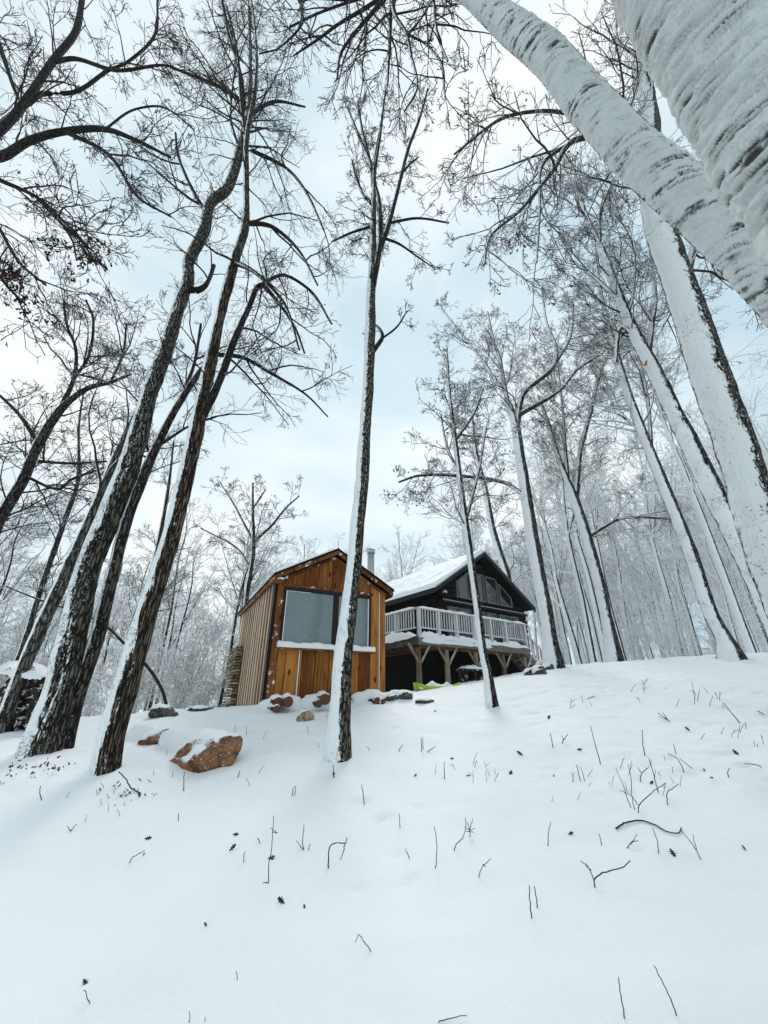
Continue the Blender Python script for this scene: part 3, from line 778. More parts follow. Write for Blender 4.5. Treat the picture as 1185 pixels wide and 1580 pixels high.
hero('G', 'forked_tree', 'tree with a narrow forked top on the snow crest right of the house', 'tree',
     [(950, 1023, 26), (938, 960, 20), (924, 896, 19), (900, 809, 17), (886, 768, 15), (876, 740, 9)], Y=12.5,
     mat='bark_right', S=20, spacing=0.08, seed=47, twig='twig_mid',
     limbs=[[(886, 768, 10), (860, 700, 8), (845, 650, 6), (830, 610, 4)], [(888, 770, 11), (895, 700, 8), (910, 640, 7), (925, 580, 5), (945, 530, 3)], [(876, 740, 7), (872, 690, 6), (868, 630, 4), (860, 560, 3)],
            [(905, 830, 5), (960, 800, 4), (1030, 800, 3)]],
     crown_from=0.8, crown=dict(n1=3.2, L1=1.9, n2=6, n3=5, n4=3, rmin=0.0061))
hero('D', 'crest_tree', 'half white trunk rooted on the snow crest at right', 'tree',
     [(1130, 1016, 38), (1118, 985, 27), (1098, 948, 24), (1060, 837, 22), (1029, 760, 20), (994, 673, 17), (969, 607, 15), (955, 560, 12), (938, 500, 9), (925, 440, 6), (918, 390, 4)],
     mat='bark_right', S=24, spacing=0.07, seed=49, twig='twig_mid', crown_from=0.55, crown=dict(n1=3.2, L1=2.1, n2=6, n3=5, n4=3, rmin=0.0049),
     limbs=[[(1005, 700, 8), (1000, 620, 6), (985, 550, 4)], [(960, 580, 7), (930, 520, 5), (880, 470, 3)]])
hero('E', 'right_edge_tree', 'thick half white trunk leaving the frame at the right edge, orange leaf on it', 'tree',
     [(1185, 930, 42), (1147, 846, 40), (1109, 774, 37), (1074, 704, 34), (1034, 622, 29), (1004, 560, 25), (982, 520, 22), (960, 470, 18), (934, 400, 14), (909, 344, 9), (889, 288, 5)], Y=5.6,
     mat='bark_right', S=30, spacing=0.05, seed=51, twig='twig_mid', crown_from=0.55,
     limbs=[[(1000, 550, 11), (1006, 500, 9), (1012, 460, 6), (1005, 400, 4)], [(955, 465, 9), (920, 430, 6), (880, 400, 4)], [(925, 380, 8), (926, 330, 6), (945, 280, 4)],
            [(982, 520, 8), (958, 505, 6), (950, 560, 5, .3)]],
     crown=dict(n1=3.6, L1=1.7, n2=6, n3=5, n4=3, rmin=0.0043), leaves=(None, 0, 25, 'leaf', 0.05))
hero('J', 'tree_behind_house', 'tree standing close behind the right roof slope of the log house', 'tree',
     [(783, 890, 12), (761, 820, 11), (750, 760, 9), (735, 700, 7), (728, 640, 4)], Y=20, mat='bark_right', S=12, spacing=0.15, seed=53, twig='twig_mid',
     crown_from=0.5, crown=dict(n1=2.2, L1=2.4, n2=6, n3=5, n4=3, rmin=0.010), leaves=(None, 0, 40, 'leaf', 0.10))
hero('K', 'dark_thin_tree', 'thin dark tree left of the thick mossy trunk, twisting upward', 'tree',
     [(40, 985, 10), (66, 900, 10), (104, 792, 9), (120, 742, 7), (122, 653, 4), (130, 600, 3)], Y=12, mat='bark_dark', S=12, spacing=0.12, seed=55, twig='twig_mid',
     crown_from=0.4, crown=dict(n1=3.0, L1=1.7, n2=5, n3=5, n4=3, rmin=0.0057))
hero('N', 'black_tree', 'black tree with a Y shaped crown behind the cabin roof', 'tree',
     [(378, 945, 8), (382, 910, 8), (390, 860, 7), (391, 835, 7), (390, 790, 5), (390, 745, 3)], Y=17, mat='bark_dark', S=10, spacing=0.15, seed=57, twig='twig_mid',
     limbs=[[(391, 836, 5), (420, 810, 4), (440, 785, 3), (462, 765, 2)], [(391, 836, 5), (375, 805, 4), (362, 780, 3), (340, 745, 2)], [(386, 875, 4), (365, 845, 3), (310, 815, 2)], [(390, 785, 3), (410, 755, 2)]],
     crown_from=0.4, crown=dict(n1=2.4, L1=1.4, n2=5, n3=4, n4=3, rmin=0.0066))
hero('O', 'slanting_tree', 'black tree slanting between the dark trunks at left, seen through them', 'tree',
     [(205, 960, 9), (235, 880, 9), (252, 800, 7), (262, 735, 5), (268, 680, 3)], Y=13, mat='bark_dark', S=10, spacing=0.15, seed=59, twig='twig_mid',
     crown_from=0.35, crown=dict(n1=2.8, L1=1.6, n2=5, n3=4, n4=3, rmin=0.0057))
# bent sapling arching over the snow
hero('bent', 'bent_sapling', 'dark sapling bent over in an arch between the left trunks and the cabin', 'sapling',
     [(257, 1093, 6), (248, 1060, 6), (227, 1028, 6), (191, 992, 5), (161, 964, 4), (120, 945, 3), (60, 925, 3), (10, 905, 2)], Y=9.0, mat='twig_near', S=8, spacing=0.1, bark=0.002, flare=0, seed=61,
     twig='twig_mid', crown_from=0.3, crown=dict(n1=1.2, L1=0.8, n2=3, n3=2, n4=0, rmin=0.0041))

#@@FOREST
# ------------------------------------------------------------------ forest behind
def forest_proto(seed, H, r0, first, spread, mat, twig, n1, rmin, leafy=0):
    r = np.random.default_rng(seed)
    k = np.linspace(0, 1, 9)
    wob = np.cumsum(r.normal(size=(9, 2)) * 0.16, axis=0) * k[:, None]
    P = np.column_stack([wob[:, 0], wob[:, 1], k * H - 0.3]); R = r0 * (1 - 0.85 * k) + 0.01
    extra = []
    for j in range(2):
        q = int(3 + r.integers(0, 3)); a = r.random() * 6.28; L = H * (0.30 + 0.15 * r.random())
        kk = np.linspace(0, 1, 6)[:, None]
        d = np.array([[math.cos(a) * 0.42, math.sin(a) * 0.42, 0.9]])
        ep = P[q] + d * kk * L + np.array([[0, 0, 1.0]]) * (kk ** 2) * L * 0.12; er = R[q] * 0.6 * (1 - 0.8 * kk[:, 0]) + 0.006
        extra.append((ep, er))
    tm = trunk_mesh('trunk', P, R, M[mat], 10, 0.3, 0.006, seed, extra)
    skel = [(P[int(9 * first):], R[int(9 * first):])] + extra
    cm, tips = crown_mesh('crown', r, skel, M[twig], n1=n1 * .7, L1=spread, n2=4, n3=4, n4=0, ang=0.95, up=0.28, wig=0.17, rmin=rmin * 1.15)
    return tm, cm

PROTO = [forest_proto(101 + i, H, r0, fi, sp, 'bark_far', 'twig_far', n1, rm) for i, (H, r0, fi, sp, n1, rm) in enumerate([
    (15, .15, .35, 3.4, 2.6, .010), (17, .17, .45, 3.2, 2.4, .011), (13, .12, .30, 2.8, 3.0, .010), (16, .13, .40, 3.6, 2.4, .011),
    (12, .10, .25, 2.6, 3.0, .010), (18, .18, .40, 3.8, 2.2, .012), (9, .07, .2, 2.2, 3.6, .009), (14, .11, .5, 2.6, 3.2, .010)])]
LBL = {0: ('snow dusted bare trees behind the cabin and the house', 'distant bare tree behind the buildings, twigs frosted with snow'),
       -1: ('bare trees in the woods at left', 'bare slender tree in the snowy woods behind the leaning trunks at left'),
       1: ('snowy trees in the woods at right', 'snow whitened slender tree in the woods beyond the crest at right')}
def forest_tree(x, y, k, s, rz, side, tilt=(0, 0)):
    g, lb = LBL[side]
    t = thing('bare_tree', lb, 'tree', (x, y, gp(x, y)), rz, g)
    t.rotation_euler = (tilt[0], tilt[1], rz); t.scale = (s, s, s)
    link('trunk', PROTO[k][0], t); link('crown', PROTO[k][1], t)
    return t
fr = np.random.default_rng(77)
placed = []
NEAR = {-1: [], 1: []}
def try_place(az_lo, az_hi, y_lo, y_hi, n, side, smin, smax, mind, protos):
    c = 0
    for _ in range(n * 30):
        if c >= n: break
        a = az_lo + (az_hi - az_lo) * fr.random()
        y = y_lo + (y_hi - y_lo) * fr.random() ** 0.8; x = a * y
        # keep the house and the cabin plots clear
        hx, hy = x - 1.06, y - 13.0
        ha, hb = hx * .809 + hy * .588, -hx * .588 + hy * .809
        if -1 < ha < 8.6 and -0.6 < hb < 10.5: continue
        cx, cy = x + 2.16, y - 8.05
        ca, cb = cx * .891 + cy * .454, -cx * .454 + cy * .891
        if -1.2 < ca < 3.6 and -.8 < cb < 5.2: continue
        if any((x - q[0]) ** 2 + (y - q[1]) ** 2 < mind * mind for q in placed): continue
        placed.append((x, y)); c += 1
        ft = forest_tree(x, y, int(protos[fr.integers(0, len(protos))]), smin + (smax - smin) * fr.random(), fr.random() * 6.28, side, (fr.normal() * .025, fr.normal() * .025))
        if y < 26 and side: NEAR[side].append((a, ft))
try_place(-0.30, 0.42, 30, 62, 64, 0, 0.72, 1.0, 1.4, [0, 1, 2, 3, 4, 7])
try_place(-1.25, -0.36, 14, 24, 13, -1, 0.5, 0.75, 1.6, [0, 2, 3, 4, 6, 7])
try_place(-1.20, -0.25, 24, 60, 66, -1, 0.6, 0.9, 1.5, [0, 1, 2, 3, 4, 5, 7])
try_place(0.42, 1.25, 14, 26, 20, 1, 0.7, 1.0, 1.5, [0, 1, 2, 3, 7, 6])
try_place(0.36, 1.20, 22, 66, 100, 1, 0.8, 1.25, 1.5, [0, 1, 2, 3, 4, 5, 7])
ORD = 'first second third fourth fifth sixth seventh eighth ninth tenth eleventh twelfth thirteenth fourteenth fifteenth sixteenth seventeenth eighteenth nineteenth twentieth'.split()
for i, (a, ft) in enumerate(sorted(NEAR[1], key=lambda q: q[0])[:20]):
    ft['label'] = 'slender tree of the near right woods, %s counting rightward from the house' % ORD[i]
for i, (a, ft) in enumerate(sorted(NEAR[-1], key=lambda q: -q[0])[:20]):
    ft['label'] = 'small bare tree edging the left woods, %s counting leftward from the cabin' % ORD[i]
#@@END_FOREST

# understory: snowy saplings with several stems
def sapling_proto(seed, H):
    r = np.random.default_rng(seed); skel = []
    for j in range(5):
        a = r.random() * 6.28; k = np.linspace(0, 1, 6)[:, None]; sp = .12 + .3 * r.random(); h = H * (.6 + .4 * r.random())
        skel.append((np.concatenate([np.cos(a) * sp * h * k + .1 * np.cos(a), np.sin(a) * sp * h * k + .1 * np.sin(a), k * h - .15], 1), 0.018 * (1 - .8 * k[:, 0]) + .004))
    sm = join([tubes(spline(np.column_stack(q), 8)[None, :, :3], np.maximum(spline(np.column_stack(q), 8)[None, :, 3], .004), 5) for q in skel])
    cm, _ = crown_mesh('twigs', r, skel, M['twig_far'], n1=5.0, L1=H * .34, n2=5, n3=3, n4=0, t0=.1, ang=.9, up=.2, wig=.2, rmin=.006)
    return new_mesh('stems', sm[0], sm[1], True, [M['twig_far']]), cm
SAP = [sapling_proto(301 + i, h) for i, h in enumerate((2.2, 3.2, 2.7, 4.0))]
for n_, lo_, hi_, y0_, y1_, sd in ((46, -1.15, -.36, 12.5, 30, 'left'), (18, .40, 1.15, 15, 34, 'right'), (10, -.30, -.05, 20, 34, 'left')):
    for i in range(n_):
        a = lo_ + (hi_ - lo_) * fr.random(); y = y0_ + (y1_ - y0_) * fr.random(); x = a * y
        if ((x + 3.0) / 3.4) ** 2 + ((y - 10.2) / 3.4) ** 2 < 1: continue
        k = int(fr.integers(0, 4)); sc = .7 + .5 * fr.random()
        t = thing('sapling', 'small many stemmed sapling laced with snow in the %s understory' % ('left' if sd == 'left' else 'right'), 'sapling', (x, y, gp(x, y)), fr.random() * 6.28, 'snowy saplings under the %s trees' % sd)
        t.scale = (sc, sc, sc); link('stems', SAP[k][0], t); link('twigs', SAP[k][1], t)

# far wood that reads as one pale mass
def far_wood():
    r = np.random.default_rng(5)
    n = 380
    a = -1.5 + 3.0 * r.random(n); y = 62 + 60 * r.random(n); x = a * y
    gz = ground_z(x, y); H = 9 + 7 * r.random(n)
    K = 5; s = np.linspace(0, 1, K)
    P = np.stack([x[:, None] + r.normal(size=(n, 1)) * .5 * s, y[:, None] + 0 * s, gz[:, None] + H[:, None] * s], -1)
    R = 0.11 * (1 - 0.8 * s)[None, :] * (0.7 + 0.6 * r.random((n, 1)))
    parts = [tubes(P, R, 5)]
    P1, R1, L1 = grow(r, P, R, 7, 0.3, 1, 0.9, 3.6, 4, 0.2, 0, 0.012, 0.02, 0.3)
    parts.append(tubes(P1, R1, 3))
    P2, R2, L2 = grow(r, P1, R1, 4, 0.2, 1, 0.9, L1 * .55, 3, 0.25, 0, 0.012, 0.016, 0.2)
    parts.append(tubes(P2, R2, 3))
    V, Q = join(parts)
    o = link('distant_woods', new_mesh('distant_woods', V, Q, True, [M['twig_far']]))
    tag(o, 'far pale mass of bare snowy woods closing the view all round', 'woods', kind='stuff')
far_wood()

# thin snowy air that pales the far trees
hz = MB().box(-290, 290, -285, 290, -22.0, 30).build('haze', None)
hm_ = bpy.data.materials.new('haze'); hm_.use_nodes = True; hm_.node_tree.nodes.clear()
hv = hm_.node_tree.nodes.new('ShaderNodeVolumePrincipled'); hv.inputs['Color'].default_value = (0.96, 0.98, 0.99, 1); hv.inputs['Density'].default_value = 0.0006
ho = hm_.node_tree.nodes.new('ShaderNodeOutputMaterial'); hm_.node_tree.links.new(hv.outputs[0], ho.inputs['Volume'])
hz.data.materials.append(hm_); hz['kind'] = 'stuff'

# ------------------------------------------------------------------ the wooden cabin
CO = np.array([-2.163, 8.05, 0.0]); CA = math.radians(27)
cabin = thing('wooden_cabin', 'small orange brown wooden cabin with a large front window', 'cabin', CO, CA)
PK, ZP, SL = 1.19, 2.92, 0.555          # ridge position, ridge height, roof slope
def rl(a): return ZP - SL * abs(a - PK)
W_, D_ = 2.45, 4.3
MB().prism([(0.03, -.3), (W_ - .03, -.3), (W_ - .03, rl(W_) - .04), (PK, ZP - .04), (.03, rl(0) - .04)], 0.03, 0.07).build('front_wall', M['black'], cabin)
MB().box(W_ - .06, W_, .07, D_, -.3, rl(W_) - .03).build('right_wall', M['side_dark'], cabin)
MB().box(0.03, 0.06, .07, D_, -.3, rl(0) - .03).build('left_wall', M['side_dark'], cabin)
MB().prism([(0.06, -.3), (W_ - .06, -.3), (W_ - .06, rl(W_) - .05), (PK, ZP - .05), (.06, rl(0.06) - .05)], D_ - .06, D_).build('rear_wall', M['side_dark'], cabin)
pr = np.random.default_rng(9)
def plank(a0, a1, z0, top=None, m='plank', gap=0.006):
    b0 = -0.022 + pr.normal() * 0.003
    a0 += gap; a1 -= gap
    if top is None:
        xs = [a1] + ([PK] if a0 < PK < a1 else []) + [a0]
        az = [(a0, z0), (a1, z0)] + [(x, rl(x) - .06) for x in xs]
    else: az = [(a0, z0), (a1, z0), (a1, top), (a0, top)]
    return MB().prism(az, b0, 0.028).build('plank', M[m], cabin, 0.004)
plank(0.0, 0.145, -.3, m='plank_trim')
lo = [.145, .30, .548, .625, .89, 1.178, 1.45, 1.64, 1.833, 2.09]
for a0, a1 in zip(lo[:-1], lo[1:]):
    plank(a0, a1, -.3, 0.865) if a1 - a0 > .1 else plank(a0 + .035, a1, -.3, 0.865)
up_ = [.145, .30, .555, .86, 1.155, 1.46, 1.76, 2.09]
for a0, a1 in zip(up_[:-1], up_[1:]): plank(a0, a1, 2.075)
plank(2.09, 2.30, -.3); plank(2.315, 2.45, -.3)
MB().box(.556, .576, -.018, .0, -.05, .86).build('snow_strip', M['snow_lump'], cabin)
MB().box(2.300, 2.314, -.016, .0, -.1, 2.2).build('snow_strip', M['snow_lump'], cabin)
MB().box(-.055, -.004, -.03, .03, -.3, rl(0) - .1).build('corner_trim', M['black'], cabin)
# left wall: raised weathered battens, boards between coloured dark for the shade there
nb = 15
for i in range(nb):
    b0 = 0.05 + i * (D_ - .1) / nb; b1 = 0.05 + (i + 1) * (D_ - .1) / nb
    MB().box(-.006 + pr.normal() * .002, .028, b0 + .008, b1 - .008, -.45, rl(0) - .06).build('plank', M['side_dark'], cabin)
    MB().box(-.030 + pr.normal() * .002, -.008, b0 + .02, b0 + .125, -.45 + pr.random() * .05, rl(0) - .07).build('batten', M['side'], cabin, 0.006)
# window
win = MB().box(.14, 2.09, -.045, .02, 2.0, 2.065).box(.14, .185, -.045, .02, .90, 2.0).box(2.045, 2.09, -.045, .02, .90, 2.0).box(.185, 2.045, -.045, .02, .90, .945).build('window', M['frame_dark'], cabin, 0.004)
MB().box(.19, 1.21, -.012, -.004, .95, 1.995).build('pane', M['glass_cabin'], win)
MB().box(1.33, 2.04, -.012, -.004, .95, 1.995).build('pane', M['glass_cabin'], win)
MB().box(1.212, 1.328, -.035, .018, .947, 1.998).build('mullion', M['frame_dark'], win)
MB().box(.19, .205, -.035, -.013, .95, 1.99).box(2.02, 2.035, -.035, -.013, .95, 1.99).box(.21, .7, -.03, -.013, 1.982, 1.99).build('frost_edge', M['snow_lump'], win)
MB().box(.25, .62, .0, .018, .96, 1.10).build('bench_board', M['cream'], win)
sv = MB()
xs = np.linspace(.10, 2.15, 26)
for i in range(25):
    x0, x1 = xs[i], xs[i + 1]
    def prof(x): return .975 + .012 * math.sin(x * 9) + .008 * math.sin(x * 23)
    sv.poly([(x0, -.15, .875), (x1, -.15, .875), (x1, -.15, prof(x1) - .02), (x0, -.15, prof(x0) - .02), (x0, -.12, prof(x0) + .005), (x1, -.12, prof(x1) + .005), (x1, -.03, prof(x1) + .015), (x0, -.03, prof(x0) + .015), (x0, -.03, .875), (x1, -.03, .875)],
            [(0, 1, 2, 3), (3, 2, 5, 4), (4, 5, 6, 7), (0, 8, 9, 1)])
sv.poly([(.10, -.15, .875), (.10, -.15, .965), (.10, -.03, .99), (.10, -.03, .875)], [(0, 1, 2, 3)]).poly([(2.15, -.15, .875), (2.15, -.15, .955), (2.15, -.03, .98), (2.15, -.03, .875)], [(3, 2, 1, 0)])
sv.build('snow_ledge', M['snow_lump'], win)
MB().box(.10, 2.15, -.14, -.03, .845, .873).build('sill', M['plank_trim'], win)
MB().box(.10, 2.13, -.05, -.02, 2.067, 2.13).build('window_header', M['plank_trim'], cabin, .004)
# roof
OVf, OVs = 0.20, 0.13
def slope_pts(a, lift): return (a, rl(a) + lift)
aL, aR = -OVs, W_ + OVs
roof = MB().prism([slope_pts(aL, .035), slope_pts(PK, .035), slope_pts(aR, .035), slope_pts(aR, .085), slope_pts(PK, .085), slope_pts(aL, .085)], -OVf - .015, D_ + .2).build('roof', M['black'], cabin)
MB().prism([slope_pts(aL + .01, -.055), slope_pts(PK, -.055), slope_pts(PK, .033), slope_pts(aL + .01, .033)], -OVf + .01, -OVf + .04).build('fascia_board', M['plank_trim'], roof, .003)
MB().prism([slope_pts(PK + .002, -.055), slope_pts(aR - .01, -.055), slope_pts(aR - .01, .033), slope_pts(PK + .002, .033)], -OVf + .01, -OVf + .04).build('fascia_board', M['plank_trim'], roof, .003)
MB().box(aL + .012, aL + .04, -OVf + .042, D_ + .18, rl(aL) - .05, rl(aL) + .033).build('eave_board', M['plank_trim'], roof, .003)
MB().box(aR - .04, aR - .012, -OVf + .042, D_ + .18, rl(aR) - .085, rl(aR) + .033).build('eave_board', M['plank_trim'], roof, .003)
MB().box(aL + .042, -.01, -OVf + .042, D_ + .15, rl(0) - .075, rl(0) - .055).build('soffit', M['plank_trim'], roof)
MB().prism([slope_pts(-.02, -.13), slope_pts(PK, -.13), slope_pts(PK, -.062), slope_pts(-.02, -.062)], -.05, -.026).build('rake_trim', M['plank_trim'], cabin, .003)
MB().prism([slope_pts(PK + .002, -.13), slope_pts(W_ + .02, -.13), slope_pts(W_ + .02, -.062), slope_pts(PK + .002, -.062)], -.05, -.026).build('rake_trim', M['plank_trim'], cabin, .003)
MB().box(-.12, .06, -.17, -.055, rl(0) - .175, rl(0) - .095).build('eave_return', M['plank_trim'], cabin, .005)
MB().box(-.12, .07, -.175, -.05, rl(0) - .093, rl(0) - .055).build('snow_cap', M['snow_lump'], cabin, .01)
def snow_sheet(name, parent, az_fn, a0, a1, b0, b1, na, nb_, th, seed, slope_sign=1):
    """lumpy snow slab lying on a sloping roof plane"""
    A_ = np.linspace(a0, a1, na); B_ = np.linspace(b0, b1, nb_)
    AA, BB = np.meshgrid(A_, B_)
    edge = np.minimum(np.minimum((AA - a0) / .06, (a1 - AA) / .06), np.minimum((BB - b0) / .06, (b1 - BB) / .06)).clip(0, 1) ** .5
    nz = vnoise(np.stack([AA * 3, BB * 3, 0 * AA], -1), seed) * .25 + vnoise(np.stack([AA * 9, BB * 9, 0 * AA], -1), seed + 1) * .12
    Z = az_fn(AA) + .003 + th * edge * (1 + nz)
    V = np.stack([AA, BB, Z], -1).reshape(-1, 3); Zb = az_fn(AA) + .002
    ii = (np.arange(nb_ - 1)[:, None] * na + np.arange(na - 1)[None, :]).ravel()
    Q = np.stack([ii, ii + 1, ii + na + 1, ii + na], -1)
    return link(name, new_mesh(name, V, Q, True, [M['snow_lump']]), parent)
snow_sheet('snow_cover', roof, lambda a: ZP - SL * np.abs(a - PK) + .085, aL + .015, PK, -OVf + .03, D_ + .18, 40, 80, .05, 3)
snow_sheet('snow_cover', roof, lambda a: ZP - SL * np.abs(a - PK) + .085, PK, aR - .015, -OVf + .03, D_ + .18, 40, 80, .035, 4)
# chimney
def lathe(profile, n=20, c=(0, 0, 0)):
    mb = MB(); pts = []
    for r_, z in profile:
        for i in range(n): pts.append((c[0] + r_ * math.cos(6.28318 * i / n), c[1] + r_ * math.sin(6.28318 * i / n), c[2] + z))
    fs = [(k * n + i, k * n + (i + 1) % n, (k + 1) * n + (i + 1) % n, (k + 1) * n + i) for k in range(len(profile) - 1) for i in range(n)]
    fs.append(tuple(range(len(pts) - n, len(pts))))
    return mb.poly(pts, fs)
ch = lathe([(.085, 0), (.085, .55), (.088, .552), (.088, .57), (.085, .572), (.085, .98), (.06, .985)], c=(2.28, .42, 2.25)).build('chimney', M['steel'], cabin, smooth=True)
lathe([(.02, .985), (.10, .99), (.10, 1.02), (.105, 1.03), (.105, 1.06), (.10, 1.07), (.10, 1.10), (.06, 1.13), (.01, 1.135)], c=(2.28, .42, 2.25)).build('chimney_cap', M['steel'], ch, smooth=False)

# slab boards leaning on the rear of the left wall, under its eave
for i in range(22):
    z0 = -.35 + i * .072
    o = MB().box(-.22 + pr.normal() * .03, -.06, 3.0 + pr.normal() * .03, 4.15 + pr.normal() * .06, z0, z0 + .045 + pr.random() * .015).build('bark_edged_plank', M['slab'], None, .006)
    o.location = CO; o.rotation_euler = (0, 0, CA)
    tag(o, 'rough edged slab board stacked flat against the rear of the cabin side wall', 'board', 'slab boards stacked at the cabin side', 'thing')

# ------------------------------------------------------------------ the log house and its deck
HO = np.array([1.062, 13.0, 0.0]); HA = math.radians(36)
house = thing('log_house', 'dark log house with a snowy gable roof and a raised deck', 'house', HO, HA)
HP, HZ, HS = 4.40, 5.55, 0.665
def hl(a): return HZ - HS * abs(a - HP)
FB = 1.2                                # front wall stands 1.2 m behind the deck edge
wins = []                               # keep window holes clear of logs by building the windows proud
for i in range(20):
    z0 = 1.80 + i * .19
    half = (HZ - .10 - (z0 + .19)) / HS
    a0, a1 = max(2.17, HP - half), min(7.35, HP + half)
    if a1 - a0 < .3: break
    n = 8; pts = [(a0, 0, 0)]
    mb = MB()
    for a in (a0, a1):
        pass
    ring = [(FB + .02 - .085 * math.cos(t), z0 + .095 + .094 * math.sin(t)) for t in np.linspace(-1.57, 1.57, 6)] + [(FB + .1, z0 + .189), (FB + .1, z0 + .001)]
    mb.poly([(a0, y, z) for y, z in ring] + [(a1, y, z) for y, z in ring], [tuple(range(8)), tuple(range(15, 7, -1))] + [((k + 1) % 8, k, k + 8, (k + 1) % 8 + 8) for k in range(8)])
    mb.build('log', M['log'], house)
for i in range(10):
    z0 = 1.80 + i * .19
    MB().bar((2.26, FB + .15, z0 + .095), (2.26, 9.6, z0 + .095), .19, .19, 8).build('log', M['log'], house, smooth=False)
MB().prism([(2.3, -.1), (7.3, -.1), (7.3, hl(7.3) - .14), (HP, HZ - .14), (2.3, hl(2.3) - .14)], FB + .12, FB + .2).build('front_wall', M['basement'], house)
MB().box(7.2, 7.33, FB + .1, 9.6, -.1, hl(7.33) - .13).build('right_wall', M['log'], house)
MB().prism([(2.3, -.1), (7.2, -.1), (7.2, hl(7.2) - .14), (HP, HZ - .14), (2.3, hl(2.3) - .14)], 9.5, 9.6).build('rear_wall', M['log'], house)
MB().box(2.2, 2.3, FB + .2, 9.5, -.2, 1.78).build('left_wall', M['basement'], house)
hr0, hr1 = 1.47, 7.44
hroof = MB().prism([(hr0, hl(hr0)), (HP, HZ), (hr1, hl(hr1)), (hr1, hl(hr1) + .06), (HP, HZ + .06), (hr0, hl(hr0) + .06)], .70, 10.0).build('roof', M['black'], house)
for s0, s1 in ((hr0, HP - .001), (HP + .001, hr1)):
    a0, a1 = (s0, s1)
    MB().prism([(a0, hl(a0) - .13), (a1, hl(a1) - .13), (a1, hl(a1) + .075), (a0, hl(a0) + .075)], .655, .695).build('fascia_board', M['fascia'], hroof)
    MB().prism([(a0, hl(a0) + .02), (a1, hl(a1) + .02), (a1, hl(a1) + .085), (a0, hl(a0) + .085)], .635, .653).build('drip_edge', M['frame_grey'], hroof)
MB().box(hr0 - .03, hr0, .655, 10.0, hl(hr0) - .15, hl(hr0) + .05).build('eave_board', M['fascia'], hroof)
snow_sheet('snow_cover', hroof, lambda a: HZ - HS * np.abs(a - HP) + .06, hr0 - .05, HP, .63, 10.0, 50, 110, .15, 7)
snow_sheet('snow_cover', hroof, lambda a: HZ - HS * np.abs(a - HP) + .06, HP, hr1 + .01, .72, 10.0, 50, 110, .07, 8)
def hwin(pts, name='window'):
    """pts (a,z) counter-clockwise outline -> frame ring with a pane inset"""
    P = np.array(pts, float); c = P.mean(0); n = len(P)
    inner = []
    for k in range(n):                       # inset by a constant frame width
        p0, p1, p2 = P[k - 1], P[k], P[(k + 1) % n]
        e1 = (p1 - p0) / np.linalg.norm(p1 - p0); e2 = (p2 - p1) / np.linalg.norm(p2 - p1)
        n1, n2 = np.array([-e1[1], e1[0]]), np.array([-e2[1], e2[0]])
        bis = n1 + n2; bis /= np.linalg.norm(bis)
        inner.append(p1 + bis * .05 / max(np.dot(bis, n1), .3))
    b0, b1 = FB - .13, FB + .03
    mb = MB()
    v = [(a, b0, z) for a, z in P] + [(a, b0, z) for a, z in inner] + [(a, b1, z) for a, z in P] + [(a, b1, z) for a, z in inner]
    f = []
    for k in range(n):
        j = (k + 1) % n
        f += [(k, j, n + j, n + k), (j, k, 2 * n + k, 2 * n + j), (n + k, n + j, 3 * n + j, 3 * n + k)]
    w = mb.poly(v, f).build(name, M['frame_grey'], house)
    I = np.array(inner)
    MB().prism([tuple(q) for q in I], FB - .09, FB - .08).build('pane', M['glass_house'], w)
    return w
hwin([(3.02, 3.56), (3.88, 3.56), (3.88, 4.72), (3.76, 4.72), (3.02, 4.2)])
hwin([(3.98, 3.56), (4.66, 3.56), (4.66, 4.72), (3.98, 4.72)])
hwin([(4.78, 3.56), (5.50, 3.56), (5.50, 4.62), (5.42, 4.68), (4.78, 4.70)])
hwin([(5.62, 3.56), (6.40, 3.56), (6.40, 3.98), (5.62, 4.52)])
for a0 in (2.48, 3.14, 3.96, 4.66, 5.44, 6.12):
    w = hwin([(a0, 2.0), (a0 + .58, 2.0), (a0 + .58, 3.16), (a0, 3.16)])
MB().box(2.2, 7.33, FB - .16, FB - .07, 3.29, 3.37).build('trim_beam', M['fascia'], house)
MB().box(2.2, 7.33, FB - .17, FB - .15, 3.372, 3.384).build('snow_line', M['snow_lump'], house)
lm = lathe([(.03, 0), (.07, .02), (.08, .16), (.05, .2), (.02, .24)], 8, (2.3, FB - .17, 3.42)).build('wall_lamp', M['black'], house)
lathe([(.09, 0), (.09, .05), (.05, .1), (.01, .12)], 8, (2.3, FB - .17, 3.62)).build('snow_cap', M['snow_lump'], lm, smooth=True)

deck = MB().box(0.02, 5.52, .02, FB + .1, 1.72, 1.765).box(.02, 2.2, FB + .1, 6.4, 1.72, 1.765).build('deck', M['greywood'], house)
MB().box(0, 5.55, -.03, .018, 1.50, 1.76).build('rim_board', M['greywood'], deck)
MB().box(-.03, .018, .02, 6.4, 1.50, 1.76).build('rim_board', M['greywood'], deck)
for i in range(13):
    a = .25 + i * .43
    MB().box(a, a + .05, .04, FB + .05 if a > 2.2 else 6.3, 1.54, 1.718).build('joist', M['beam'], deck)
MB().box(.1, 5.45, .10, .24, 1.42, 1.538).build('girder', M['beam'], deck)
